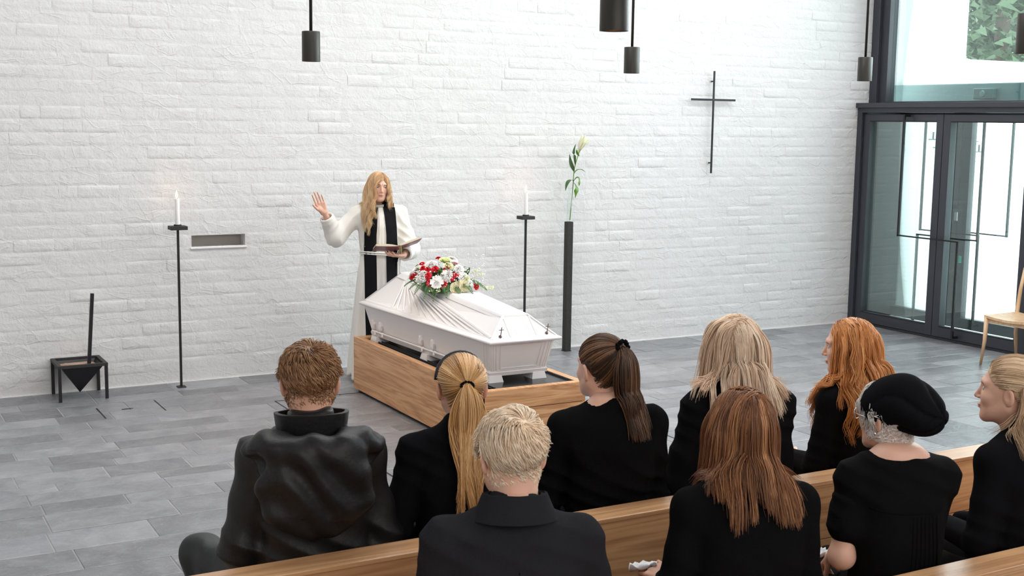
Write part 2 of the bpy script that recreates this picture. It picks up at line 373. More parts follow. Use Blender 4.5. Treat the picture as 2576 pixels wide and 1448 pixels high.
d1 = door('door_1', 8.572, 9.628, True); d2 = door('door_2', 7.512, 8.566, False)
for z in (.62, 1.78, 1.98): MB().tube([(DX - .008, 9.636, z), (DX - .008, 9.636, z + .16)], .009, 8).build('hinge', M['frame_dark'], d1)
fr = MB()
fr.box(9.55, 9.72, 9.632, 9.70, 0, 2.30, .004).box(9.55, 9.72, 7.44, 7.508, 0, 2.30, .004).box(9.5512, 9.7188, 7.506, 9.634, 2.235, 2.2905, .003)
fr.box(9.52, 9.76, 7.35, 9.70, 2.285, 2.335, .004); fr.box(9.60, 9.70, 7.506, 9.634, .0, .026, .003)
structure(fr, 'trim_3', M['frame'])
def stepped(name, x, yu, yl, side, root_side, label=None, parent=None):
    """tall stepped pull: upper rod at yu, bar at z 1.0 to yl, lower rod to the floor"""
    mb = MB(); t = .011
    def rod(y0, y1, z0, z1): mb.box(x - t, x + t, min(y0, y1) - t, max(y0, y1) + t, z0, z1, .002)
    rod(yu, yu, .99, 2.215); rod(yu, yl, .993, 1.007); rod(yl, yl, .055, 1.003)
    s = 1 if root_side > 0 else -1
    for yy, zz in ((yu, 2.205), (yl, .065)): mb.box(min(x, x + s * .07), max(x, x + s * .07), yy - t, yy + t, zz - .012, zz + .012, .002)
    return mb.build('door_handle', M['steel'], parent)
stepped('h', 9.51, 9.005, 8.245, 1, 1, parent=d1)
stepped('h', 9.80, 8.262, 9.02, 1, -1, parent=d2)
# outer doors of the draught lobby
OX = 10.35
od = MB()
od.box(OX, OX + .08, 9.86, 9.92, 0, 2.28, .004).box(OX, OX + .08, 8.88, 9.12, 0, 2.28, .004).box(OX, OX + .08, 7.3, 7.5, 0, 2.28, .004)
od.box(OX + .001, OX + .079, 7.5, 8.88, 0.001, .11, .004).box(OX + .001, OX + .079, 9.12, 9.86, 0.001, .11, .004).box(OX - .001, OX + .081, 7.298, 9.922, 2.16, 2.305, .004)
d3 = tag(od.build('door_3', M['frame']), kind='structure')
MB().box(OX + .03, OX + .042, 9.11, 9.87, .1, 2.17).build('glass_pane', M['glass'], d3)
MB().box(OX + .03, OX + .042, 7.49, 8.89, .1, 2.17).build('glass_pane', M['glass'], d3)
MB().box(OX - .004, OX + .01, 8.995, 9.002, .1, 2.2).build('door_seam', M['frame_dark'], d3)
MB().box(OX - .02, OX, 8.985, 9.03, 1.12, 1.22, .008).build('lock_plate', M['brushed'], d3)
M['green_button'] = mat('green_button', (.0, .42, .28), .5)
MB().box(OX - .03, OX, 8.905, 8.97, .69, .76, .006).build('exit_button', M['green_button'], d3)
stepped('h', OX - .07, 9.43, 8.66, 1, 1, parent=d3)
stepped('h', OX + .15, 8.49, 9.26, 1, -1, parent=d3)
lb = MB(); lb.box(9.76, 10.35, 9.86, 9.93, -.02, 2.30).box(9.70, 10.45, 7.3, 9.92, 2.30, 2.34)
structure(lb, 'wall_lobby', M['frame'])
M['teal'] = mat('teal_flashing', (.13, .26, .26), .45, bump=.002, bscale=25)
structure(MB().box(10.35, 10.47, 7.0, 10.1, 2.31, 2.545, .01), 'trim_4', M['teal'])
M['teal_dark'] = mat('dark_teal_box', (.035, .12, .12), .5)
vb = MB().box(10.28, 10.36, 8.60, 8.84, 2.385, 2.49, .008); v = tag(vb.build('vent_box', M['teal_dark']), 'small dark teal vent box on the flashing above the glass doors', 'vent')
MB().lathe([(.035, 0), (.03, .012), (.012, .014), (0, .014)], n=16).build('vent_cap', M['teal'], v).matrix_local = Matrix.Translation((10.28, 8.72, 2.435)) @ Matrix.Rotation(-PI / 2, 4, 'Y')
# upper window: frame + pane
uw = MB()
uw.box(9.70, 9.86, 9.60, 9.70, 2.33, 5.6, .004).box(9.74, 9.86, 9.50, 9.60, 2.33, 5.6, .004)
uw.box(9.742, 9.858, 4.3, 9.52, 2.331, 2.352, .003).box(9.722, 9.858, 4.3, 9.50, 5.5, 5.598, .004).box(9.72, 9.86, 6.2, 6.28, 2.35, 5.5, .004).box(9.72, 9.86, 4.2, 4.3, 2.332, 5.6, .004)
win = structure(uw, 'window_1', M['frame'])
MB().box(9.79, 9.802, 6.27, 9.52, 2.34, 5.52).build('glass_pane', M['glass'], win)
MB().box(9.79, 9.802, 4.28, 6.21, 2.34, 5.52).build('glass_pane', M['glass'], win)
# lower panel beside the door, teal acoustic fabric
structure(MB().box(9.70, 9.96, 4.2, 7.44, -.1, 2.33), 'wall_right_lower', M['plaster_smooth'], wr)
fp = MB(); fp.box(9.655, 9.695, 5.4, 7.40, .05, 2.20, .006)
M['teal_panel'] = M['green_fabric']
tag(fp.build('fabric_panel', M['teal_panel']), 'teal fabric covered wall panel right of the glass doors', 'panel')

# ---------------------------------------------------------------- outside
structure(MB().box(9.9, 30, -6, 30, -.3, -.03), 'ground', mat('pale_paving', (.80, .82, .82), .8, bump=.002, bscale=20))
ow = MB(); ow.box(10.44, 11.42, 9.95, 10.5, -.1, 6.0).box(11.42, 16, 9.95, 10.4, -.1, 2.80)
wo = structure(ow, 'wall_outside', M['plaster_out'])
structure(MB().box(10.44, 16, 9.87, 9.96, -.1, .10, .02), 'trim_5', M['plaster_smooth'])
structure(MB().box(11.41, 16.05, 9.89, 10.46, 2.80, 2.86, .01), 'trim_6', M['plaster_smooth'])
# bricks of the outside wall, flush with coarse open joints
rb2 = random.Random(5); items = []
for j in range(29):
    z0 = .02 + j * CH; x = 10.48 - rb2.uniform(0, .2) + .2
    while x < 14.0:
        L_ = rb2.choice((.285, .285, .3, .14)); x1 = x + L_
        if z0 + CH < 2.80: V, F = brick(x, x1, z0, z0 + CH - .009, 9.95, rb2); items.append((x, V, F, rb2.random()))
        x = x1 + .009
pieces(items, 'brick', wo, M['plaster_out'], 260)
jt = MB()     # cracked dark joints seen through the doors
rc = random.Random(9)
for (x, z, l) in ((10.9, 1.95, .10), (10.98, 1.86, .16), (11.05, 1.74, .09), (11.5, 2.04, .14), (11.52, 1.93, .18), (11.6, 1.81, .2), (11.45, 1.70, .22), (11.55, 1.58, .12)):
    jt.box(x, x + l, 9.930, 9.96, z, z + .012); jt.box(x + l * .6, x + l * .6 + .006, 9.930, 9.96, z, z + .09)
jt.build('cracked_joint', mat('grey_crack', (.16, .17, .17), .9), wo)
# conifers beyond the wall
def tree(x, y, h, rad, label, seed):
    r = random.Random(seed); t = thing('conifer_tree', label, 'tree', (x, y, 0), 0, 'conifers behind the outside wall')
    MB().tube([(0, 0, 0), (0.05, 0, h * .5), (0, 0, h)], [.16, .11, .02], 8).build('trunk', bark, t)
    mb = MB()
    for i in range(1100):
        z = h * (.12 + .88 * r.random() ** .8); rr = rad * (1.05 - z / h) + .15; a = r.uniform(0, 2 * PI); L0 = rr * r.uniform(.5, 1)
        for k in range(9):
            q = L0 * (.25 + .75 * k / 8); cx, cy, cz = q * math.cos(a), q * math.sin(a), z - q * .28 + r.uniform(-.05, .05)
            s_ = r.uniform(.09, .20); e = [r.uniform(-1, 1) for _ in range(6)]
            mb.add([(cx + e[0] * s_, cy + e[1] * s_, cz - .04), (cx + e[2] * s_, cy + e[3] * s_, cz + .03), (cx + e[4] * s_, cy + e[5] * s_, cz + e[0] * s_)], [(0, 1, 2)])
    tag(mb.build('foliage', leafm, t), kind='stuff')
bark = mat('bark', (.12, .09, .07), .9, bump=.01, bscale=20)
leafm = mat('dark_needles', (.060, .095, .050), .8, var=.5, bscale=3)
tree(17.2, 14.3, 9.0, 2.3, 'nearer dark green conifer behind the outside wall, seen through the upper window', 1)
tree(24.0, 19.9, 10.0, 2.6, 'farther dark green conifer, mostly hidden behind the nearer one outside', 2)
# ================================================================ PLATFORM (catafalque)
PX0, PX1, PY0, PY1, PZ = 3.520, 4.262, 6.640, 8.828, .425
pf = thing('catafalque', 'oak box platform carrying the white coffin', 'platform', (3.89, 7.73, 0))
def P_(mb, name, m, lab=None, parent=pf):
    mb.v = [(a - 3.89, b - 7.73, c) for a, b, c in mb.v]
    o = mb.build(name, m, parent)
    if lab: o['label'] = lab
    return o
P_(MB().box(PX0 + .03, PX1 - .03, PY0 + .03, PY1 - .03, 0, .03), 'plinth', M['frame_dark'])
P_(MB().box(PX0, PX0 + .022, PY0 + .002, PY1, .022, PZ, .002), 'side_panel', M['oak'])
P_(MB().box(PX1 - .022, PX1, PY0 + .002, PY1, .022, PZ, .002), 'side_panel', M['oak'])
P_(MB().box(PX0, PX1, PY0, PY0 + .022, .298, PZ, .002), 'front_board', M['oak_x'])
P_(MB().box(PX0, PX1, PY0 + .001, PY0 + .022, .022, .294, .002), 'front_board', M['oak_x'])
P_(MB().box(PX0 + .01, PX1 - .01, PY1 - .022, PY1, .022, PZ, .002), 'back_board', M['oak_x'])
rim = MB(); rw = .052
rim.box(PX0 + .001, PX0 + rw, PY0 + .001, PY1 - .001, PZ - .02, PZ + .002, .002).box(PX1 - rw, PX1 - .001, PY0 + .001, PY1 - .001, PZ - .02, PZ + .002, .002)
rim.box(PX0 + rw, PX1 - rw, PY0 + .001, PY0 + rw, PZ - .02, PZ + .002, .002).box(PX0 + rw, PX1 - rw, PY1 - rw * 1.6, PY1 - .001, PZ - .02, PZ + .002, .002)
P_(rim, 'top_rim', M['oak'])
P_(MB().box(PX0 + rw, PX1 - rw, PY0 + rw, PY1 - rw, PZ - .04, PZ - .012), 'black_inset', M['black_gloss'], 'glossy black top plate')
ml = MB()
for (a, b, c, d) in ((PX0 + rw, PX0 + rw + .006, PY0 + rw, PY1 - rw), (PX1 - rw - .006, PX1 - rw, PY0 + rw, PY1 - rw)): ml.box(a, b, c, d, PZ - .02, PZ - .001)
ml.box(PX0 + rw, PX1 - rw, PY0 + rw, PY0 + rw + .006, PZ - .02, PZ - .001)
P_(ml, 'metal_edge', M['frame'])
ru = MB()
for x in (PX0 + rw + .045, PX0 + rw + .07): ru.box(x, x + .008, PY0 + .1, PY1 - .1, PZ - .012, PZ - .004, .002)
P_(ru, 'guide_rail', M['steel'])

# ================================================================ COFFIN
cf = thing('coffin', 'white coffin with pleated pitched lid on the oak platform', 'coffin', (3.915, 7.82, PZ - .012))
def CB(): return MB()
CYN, CYF = 6.90, 8.72         # bottom near / far
CX = 3.915
def ring_bottom(z, e=0.0):    # outline of the body at height z (world), e outset
    t = (z - .458) / (.695 - .458)
    hwN = .205 + .052 * t - .012 * t; hwF = .285 + .050 * t; yn = 6.925 - .055 * t; yf = 8.70 + .07 * t
    return [(CX - hwN - e, yn - e, z), (CX + hwN + e, yn - e, z), (CX + hwF + e, yf + e, z), (CX - hwF - e, yf + e, z)]
def CP(mb, name, m, lab=None, parent=None, smooth=None):
    if parent is None:
        mb.v = [(a - 3.915, b - 7.82, c - PZ + .012) for a, b, c in mb.v]; o = mb.build(name, m, cf)
    else: mb.v = [(a - 3.915, b - 7.82, c - PZ + .012) for a, b, c in mb.v]; o = mb.build(name, m, parent)
    if smooth: smooth_angle(o, smooth)
    if lab: o['label'] = lab
    return o
mb = CB(); mb.prism(ring_bottom(.458), ring_bottom(.682)); body = CP(mb, 'body', M['white_gloss'])
# base moulding
mb = CB(); mb.prism(ring_bottom(.452, .010), ring_bottom(.476, .010)); CP(mb, 'base_moulding', M['white_gloss'])
mb = CB(); mb.prism(ring_bottom(.476, .006), ring_bottom(.488, .001)); CP(mb, 'base_bead', M['white_gloss'])
# framed end panel + side corner fillets
def quad_strip(mb, a, b, w0, out, th=.004):
    """raised flat strip from a to b lying on a face: w0 = width vector, out = outward vector"""
    a, b, w0, out = Vector(a), Vector(b), Vector(w0), Vector(out).normalized() * th
    P = [a, b, b + w0, a + w0]
    q = [p + out for p in P]; c = (P[0] + P[1] + P[2] + P[3]) / 4
    q = [p + (c - p).normalized() * .0015 for p in q]
    mb.prism(P, q)
def face_pt(u, v, near=True):     # u across 0..1, v up 0..1, on the near end
    z = .458 + (.682 - .458) * v; r = ring_bottom(z); a, b = Vector(r[0]), Vector(r[1]); return a.lerp(b, u)
outn = Vector((0, -1, -.23))
def frame_on(mb, u0, u1, v0, v1, w):
    c = [face_pt(u0, v0), face_pt(u1, v0), face_pt(u1, v1), face_pt(u0, v1)]
    for i in range(4):
        a, b = c[i], c[(i + 1) % 4]; inn = ((c[(i + 2) % 4] + c[(i + 3) % 4]) / 2 - (a + b) / 2).normalized() * w
        quad_strip(mb, a, b, inn, outn, .004)
mb = CB(); frame_on(mb, .10, .90, .10, .96, .011); CP(mb, 'panel_frame', M['white_gloss'])
mb = CB(); frame_on(mb, .165, .835, .17, .90, .008); CP(mb, 'panel_frame', M['white_gloss'])
mb = CB()
for u in (.02, .055, .98, .945): mb = CB(); quad_strip(mb, face_pt(u, .05), face_pt(u, .99), (.007 if u < .5 else -.007, 0, 0), outn, .003); CP(mb, 'end_fluting', M['white_gloss'])
for s in (0, 1):
    r0, r1 = ring_bottom(.47), ring_bottom(.68)
    for k in (.02, .04):
        mb = CB()
        a = Vector(r0[0 if s == 0 else 1]).lerp(Vector(r0[3 if s == 0 else 2]), k); b = Vector(r1[0 if s == 0 else 1]).lerp(Vector(r1[3 if s == 0 else 2]), k)
        quad_strip(mb, a, b, (0, .008, 0), (-1 if s == 0 else 1, 0, -.2), .003)
        CP(mb, 'corner_fluting', M['white_gloss'])
# lid: rim, hip roof, raised panels
rimz0, rimz1 = .676, .704
def lid_ring(e, z):
    return [(CX - .262 - e, 6.825 - e, z), (CX + .262 + e, 6.825 - e, z), (CX + .352 + e, 8.80 + e, z), (CX - .352 - e, 8.80 + e, z)]
mb = CB()
lv = [(-.006, rimz0), (.004, rimz0 + .005), (.008, rimz0 + .014), (.004, rimz1 - .005), (-.008, rimz1), (-.020, rimz1 + .006)]
V = [p for e, z in lv for p in lid_ring(e, z)]; F = [(0, 3, 2, 1)]
for i in range(len(lv) - 1):
    for k in range(4): F.append((i * 4 + k, i * 4 + (k + 1) % 4, (i + 1) * 4 + (k + 1) % 4, (i + 1) * 4 + k))
F.append(tuple((len(lv) - 1) * 4 + k for k in range(4))); mb.add(V, F)
CP(mb, 'lid_rim', M['white_lid'], smooth=50)
RN0 = Vector((CX - .088, 6.975, .838)); RN1 = Vector((CX + .088, 6.975, .838))
RF0 = Vector((CX - .125, 8.52, .945)); RF1 = Vector((CX + .125, 8.52, .945))
E = [Vector(p) for p in lid_ring(-.022, .707)]
mb = CB()
mb.add([*E, RN0, RN1, RF1, RF0], [(0, 1, 5, 4), (1, 2, 6, 5), (2, 3, 7, 6), (3, 0, 4, 7), (4, 5, 6, 7), (0, 3, 2, 1)])
lid = CP(mb, 'lid', M['white_lid'])
# ridge cap
def outset(p, s=.0): return p
mb = CB(); up = Vector((0, 0, .006))
cap = [RN0 + Vector((-.006, -.008, 0)), RN1 + Vector((.006, -.008, 0)), RF1 + Vector((.006, .008, 0)), RF0 + Vector((-.006, .008, 0))]
low = [p + Vector(((p.x - CX) * .22, (-.010 if p.y < 7.5 else .010), -.030)) for p in cap]
mb.prism(low, cap); mb.prism(cap, [p * 1 + up - Vector(((p.x - CX) * .10, -.006 if p.y < 7.5 else .006, 0)) for p in cap]); CP(mb, 'ridge_cap', M['white_lid'])
# facets: helper giving points on each sloped face
def bil(A, B, C_, D, u, v): return A.lerp(B, u).lerp(D.lerp(C_, u), v)
facets = {'left': (E[3], E[0], RN0, RF0), 'right': (E[1], E[2], RF1, RN1), 'near': (E[0], E[1], RN1, RN0), 'far': (E[2], E[3], RF0, RF1)}
def fn(f):
    A, B, C_, D = facets[f]; n = (B - A).cross(D - A).normalized(); return n if n.z > 0 else -n
def strip_on(mb, f, p, q, w, th=.005):
    A, B, C_, D = facets[f]; n = fn(f); a = bil(A, B, C_, D, *p); b = bil(A, B, C_, D, *q); s = n.cross(b - a).normalized() * w * .5
    a -= n * .002; b -= n * .002
    base = [a - s, b - s, b + s, a + s]; top = [a - s * .45 + n * th, b - s * .45 + n * th, b + s * .45 + n * th, a + s * .45 + n * th]
    mb.prism(base, top)
mb = CB()
for f in ('left', 'right', 'far', 'near'):
    for p, q in (((0, .035), (1, .035)), ((0, .0), (0, 1)), ((1, 0), (1, 1))): strip_on(mb, f, p, q, .022, .005)
for f in ('left', 'right'): strip_on(mb, f, (0, .93), (1, .93), .018, .005)
CP(mb, 'lid_moulding', M['white_lid'], smooth=30)
mb = CB()      # sun-ray pleats fanning from the head end of the ridge
for f in ('left', 'right'):
    for k in range(11):
        t = k / 10; end = (.24 + .70 * t ** 1.25, .06)
        mb = CB()
        if f == 'right': strip_on(mb, f, (1 - .10, .93), (1 - end[0], end[1]), .016, .0065)
        else: strip_on(mb, f, (.085 + .03 * t, .90 - .04 * t), end, .016, .0065)
        CP(mb, 'pleat', M['white_lid'], smooth=30)
    a = (.13, .93) if f == 'left' else (.87, .93); b = (.99, .06) if f == 'left' else (.01, .06)
    mb = CB(); strip_on(mb, f, a, b, .024, .008); CP(mb, 'panel_moulding', M['white_lid'], smooth=30)
mb = CB()      # near gable: pleated centre strip and two triangular panels
for t in (.0, .10, .20, .80, .90, 1.0): mb = CB(); strip_on(mb, 'near', (.14 + .72 * t, .97), (.34 + .32 * t, .06), .010, .004); CP(mb, 'gable_pleat', M['white_lid'], smooth=30)
for a, b in (((.02, .93), (.29, .06)), ((.98, .93), (.71, .06))): mb = CB(); strip_on(mb, 'near', a, b, .018, .008); CP(mb, 'gable_moulding', M['white_lid'], smooth=30)
for s, px in ((0, .115), (1, .885)):
    A, B, C_, D = facets['near']; p = bil(A, B, C_, D, px, .10); q = bil(A, B, C_, D, px + (.02 if s == 0 else -.02), .10) ; n = fn('near')
    t_ = Vector((0, -.25, 1)).normalized(); p = p + n * .006
    mb = CB(); mb.tube([p, p + n * .008], [.012, .006], 10); mb.tube([p + n * .006, p + t_ * .062 + n * .004], .0032, 6)
    c = p + t_ * .043 + n * .004; mb.tube([c - Vector((.017, 0, 0)), c + Vector((.017, 0, 0))], .0030, 6)
    CP(mb, 'cross_screw', M['pin'], 'small bronze cross screw on the lid end')
# feet
for (x, y) in ((CX - .175, 6.955), (CX + .150, 6.955), (CX - .225, 7.80), (CX + .225, 7.80), (CX - .265, 8.62), (CX + .265, 8.62)):
    z0 = PZ - .012; mb = CB(); a = .055; b = .045
    mb.prism([(x - a, y - a, z0), (x + a, y - a, z0), (x + a, y + a, z0), (x - a, y + a, z0)], [(x - b, y - b, .456), (x + b, y - b, .456), (x + b, y + b, .456), (x - b, y + b, .456)])
    CP(mb, 'foot', M['white_gloss'])
# handles: paired fan brackets with a bar, on both long sides
def side_pt(s, t, z):
    r = ring_bottom(z); a, b = (Vector(r[0]), Vector(r[3])) if s < 0 else (Vector(r[1]), Vector(r[2])); return a.lerp(b, t)
for s in (-1, 1):
    for t0 in (.955, .885, .525, .425) if s < 0 else (.90, .50, .20):
        mb = CB(); c0 = side_pt(s, t0, .500); c1 = side_pt(s, t0, .575); o = Vector((s * .004, 0, 0)); w2 = .026
        def R6(c, w, h, d):
            return [c + Vector((s * d, -w, -h * .6)), c + Vector((s * d, -w * 1.3, h * .3)), c + Vector((s * d, -w * .7, h)), c + Vector((s * d, w * .7, h)), c + Vector((s * d, w * 1.3, h * .3)), c + Vector((s * d, w, -h * .6))]
        c = (c0 + c1) / 2
        lean = Vector((s * .012, 0, 0))
        r0 = R6(c, .017, .042, .000); r1 = R6(c, .019, .040, .016); r2 = R6(c, .012, .030, .020)
        mb.prism(r0, r1); mb.prism(r1, r2)
        br = CP(mb, 'handle_bracket', M['white_gloss'])
        m2 = CB(); q = side_pt(s, t0, .492); m2.tube([q + Vector((s * .008, -.035, 0)), q + Vector((s * .024, -.02, .002)), q + Vector((s * .024, .02, .002)), q + Vector((s * .008, .035, 0))], .008, 8)
        m2.tube([q + Vector((s * .022, -.028, 0)), q + Vector((s * .022, -.030, -.02))], [.006, .009], 8)
        CP(m2, 'grip', M['white_gloss'], parent=None)
mb = CB(); mb.tube([side_pt(-1, .08, .50) + Vector((-.012, 0, -.01)), side_pt(-1, .96, .50) + Vector((-.012, 0, -.01))], .007, 8); CP(mb, 'side_rail', M['white_gloss'])

# ================================================================ FLOWERS ON THE COFFIN
def petal_ball(name, rad, layers, npet, m, parent, loc, nrm, seed, ruffle=.25, cup=.5, closed=.0):
    r = random.Random(seed); mb = MB()
    for L_ in range(layers):
        t = L_ / max(1, layers - 1); n = max(3, int(npet * (1 - .5 * t))); tilt = (1 - t) * 1.45 + closed * .0
        ln = rad * (1 - .42 * t); base = rad * .10 * (1 - t)
        for k in range(n):
            a = 2 * PI * (k + .5 * (L_ % 2)) / n + r.uniform(-.12, .12); w2 = 2.4 * ln / n * 1.9 + rad * .14
            V = []; NI, NJ = 4, 5
            for i in range(NI):
                u = i / (NI - 1)
                for jj in range(NJ):
                    v = (jj / (NJ - 1) - .5)
                    ww = w2 * math.sin(min(1, u * 1.15 + .18) * PI * .62)
                    th = tilt * (1 - cup * (1 - u) * .4) - closed * u
                    rr = base + ln * u * math.sin(max(.08, th)); zz = ln * u * math.cos(th) + rad * .12 * t + (u ** 2) * rad * ruffle * math.sin(jj * 3.1 + k * 2.3 + L_) * .35 + abs(v) * rad * cup * .35 * u
                    tt = v * ww
                    V.append((rr * math.cos(a) - tt * math.sin(a) + r.uniform(-1, 1) * rad * .02, rr * math.sin(a) + tt * math.cos(a) + r.uniform(-1, 1) * rad * .02, zz + r.uniform(-1, 1) * rad * ruffle * .12 * u))
            F = [(i * NJ + j, i * NJ + j + 1, (i + 1) * NJ + j + 1, (i + 1) * NJ + j) for i in range(NI - 1) for j in range(NJ - 1)]
            mb.add(V, F)
    mb.lathe([(rad * .18, -rad * .45), (rad * .22, -rad * .1), (rad * .12, rad * .25), (0, rad * .3)], n=8)
    q = Vector(nrm).normalized().to_track_quat('Z', 'Y')
    o = mb.build(name, m, parent, smooth=True); o.matrix_local = Matrix.LocRotScale(Vector(loc), q, None); return o
def leaf(name, pts, wid, m, parent, fold=.2, n=7, lab=None):
    """leaf blade along a polyline-like quadratic curve pts=(a,b,c)"""
    a, b, c = [Vector(p) for p in pts]; mb = MB(); V = []
    for i in range(n):
        t = i / (n - 1); p = a * (1 - t) ** 2 + b * 2 * t * (1 - t) + c * t * t; d = (b - a) * (1 - t) + (c - b) * t
        side = d.cross(Vector((0, 0, 1))); side = side.normalized() if side.length > 1e-5 else Vector((1, 0, 0)); nn = side.cross(d).normalized()
        w_ = wid * math.sin(PI * min(1, (t * .93 + .05)) ** .8) * .5
        V += [p - side * w_ + nn * w_ * fold, p - side * w_ * .5 + nn * w_ * fold * .3, p - nn * .0, p + side * w_ * .5 + nn * w_ * fold * .3, p + side * w_ + nn * w_ * fold]
    F = [(i * 5 + j, i * 5 + j + 1, (i + 1) * 5 + j + 1, (i + 1) * 5 + j) for i in range(n - 1) for j in range(4)]
    mb.add(V, F); o = mb.build(name, m, parent, smooth=True)
    md = o.modifiers.new('thickness', 'SOLIDIFY'); md.thickness = .0008
    return o
fm_w = mat('white_petals', (.94, .92, .90), .6, sss=.1); fm_c = mat('cream_petals', (.95, .89, .62), .6, sss=.1)
fm_g = mat('greenish_cream_petals', (.86, .90, .52), .6, sss=.1); fm_r = mat('red_petals', (.72, .006, .022), .55)
lf1 = mat('deep_green_leaf', (.045, .125, .025), .38, var=.3, bscale=30); lf2 = mat('bright_green_leaf', (.13, .30, .035), .38, var=.2, bscale=25); lf3 = mat('fern_green', (.055, .15, .035), .45, var=.3, bscale=20)
def carnation(name, rad, m, parent, loc, nrm, seed, amp=1.0, rose=False):
    r = random.Random(seed); mb = MB(); NS = 40
    for k in range(7):
        tilt = 1.62 - k * .235; L_ = rad * (1.0 - .075 * k); fq = r.choice((7, 9, 11)); ph = r.uniform(0, 6); V = []
        for i in range(5):
            u = i / 4
            for q in range(NS):
                a = 2 * PI * q / NS; rf_ = amp * (math.sin((3 if rose else fq) * a + ph) * .7 + .3 * math.sin(fq * (1 if rose else 2.3) * a + ph * 2)); th = tilt * ((1.30 - .52 * u + .22 * u ** 4) * .72 if rose else (.55 + .45 * u)) + rf_ * .17 * u * u
                l = L_ * u * (1 + .05 * math.sin(fq * 3 * a + k)) ; V.append((l * math.sin(th) * math.cos(a + .05 * rf_ * u), l * math.sin(th) * math.sin(a + .05 * rf_ * u), l * math.cos(th) + rf_ * rad * .06 * u))
        mb.add(V, [(i * NS + q, i * NS + (q + 1) % NS, (i + 1) * NS + (q + 1) % NS, (i + 1) * NS + q) for i in range(4) for q in range(NS)])
    mb.lathe([(rad * .16, -rad * .6), (rad * .26, -rad * .2), (rad * .1, 0)], n=8)
    o = mb.build(name, m, parent, smooth=True); o.matrix_local = Matrix.LocRotScale(Vector(loc), Vector(nrm).normalized().to_track_quat('Z', 'Y'), None); return o
BC = Vector((3.868, 7.93, .905))
bq = thing('flower_arrangement', 'arrangement of white, cream and red flowers lying on the coffin lid', 'flowers', BC)
def bp_(px_u, v):  # dome position from dome angles: u across image-right (-1..1), v up (0..1)
    # dome axes: along the coffin diagonal to the camera's right, and up
    ax = Vector((.220, -.172, 0)); up = Vector((.0, .02, .215)); fr_ = Vector((-.13, -.16, 0))
    k = max(0.0, 1 - px_u ** 2 * .9 - (v * 1.0) ** 2) ** .5
    n = Vector((ax.x * px_u, ax.y * px_u, 0)) + up * v + fr_ * k
    return n, (Vector((px_u * .8, -px_u * .6, 0)) + Vector((0, 0, 1.1 * v + .15)) + Vector((-.5, -.8, 0)) * k)
# image layout of the bouquet: (x 0..1, y 0..1 up, kind, radius)
FL = [(.20, .80, 'r', .024), (.36, .83, 'w', .05), (.42, .99, 'r', .020), (.55, .93, 'g', .044), (.62, .98, 'w', .04), (.67, .88, 'w', .035), (.62, .77, 'c', .038),
      (.15, .63, 'w', .046), (.24, .69, 'r', .026), (.33, .69, 'r', .026), (.43, .70, 'r', .028), (.61, .70, 'r', .027), (.70, .85, 'r', .022), (.76, .72, 'w', .042),
      (.13, .50, 'r', .022), (.08, .40, 'r', .026), (.25, .47, 'w', .048), (.33, .48, 'r', .030), (.63, .54, 'w', .050), (.72, .52, 'r', .022), (.69, .40, 'r', .018),
      (.78, .50, 'r', .012), (.84, .46, 'w', .040), (.38, .25, 'r', .029), (.48, .27, 'a', .040), (.57, .23, 'r', .030), (.75, .08, 'c', .048), (.85, .18, 'c', .046),
      (.92, .24, 'w', .030), (1.0, .14, 'r', .026), (.06, .45, 'w', .030), (.20, .35, 'w', .026), (.88, .38, 'g', .024)]
for i, (u, v, k, r_) in enumerate(FL):
    r_ *= 1.12; uu = (u - .5) * 2; vv = v; n, nr = bp_(uu * .92, vv)
    m_ = {'r': fm_r, 'w': fm_w, 'c': fm_c, 'g': fm_g, 'a': fm_w}[k]; nm = {'r': 'red_carnation', 'w': 'white_carnation', 'c': 'cream_rose', 'g': 'pale_green_rose', 'a': 'white_anemone'}[k]
    if k in 'cg': carnation(nm, r_ * 1.05, m_, bq, n - nr.normalized() * r_ * .35, nr, i, .45, True)
    elif k == 'a':
        o = petal_ball(nm, r_, 2, 6, m_, bq, n, nr, i, .2, .8)
        MB().lathe([(.008, .012), (.006, .018), (0, .02)], n=8).build('flower_centre', fm_g, o)
    else: carnation(nm, r_, m_, bq, n - nr.normalized() * r_ * .35, nr, i)
rf = random.Random(21)
core = MB()        # moss/foam core holding the stems
for i in range(10):
    for jq in range(6): pass
V = []; F = []
for i in range(7):
    for k in range(14):
        a = 2 * PI * k / 14; t = i / 6 * PI / 2; V.append((.16 * math.cos(t) * math.cos(a) * 1.1, .19 * math.cos(t) * math.sin(a), .16 * math.sin(t) - .02))
for i in range(6):
    for k in range(14): F.append((i * 14 + k, i * 14 + (k + 1) % 14, (i + 1) * 14 + (k + 1) % 14, (i + 1) * 14 + k))
core.add(V, F).build('moss_core', lf1, bq, smooth=True)
for i in range(38):     # glossy leaves between the flowers
    u = rf.uniform(-.95, .95); v = rf.uniform(.0, .85); n, nr = bp_(u, v); nr.normalize()
    n = n * .80; d = (nr + Vector((rf.uniform(-.7, .7), rf.uniform(-.7, .7), rf.uniform(-.3, .6)))).normalized(); l = rf.uniform(.055, .085)
    leaf('leaf', (n, n + d * l * .6, n + d * l + Vector((0, 0, -.012))), rf.uniform(.026, .040), rf.choice((lf1, lf1, lf2)), bq, .25, 5)
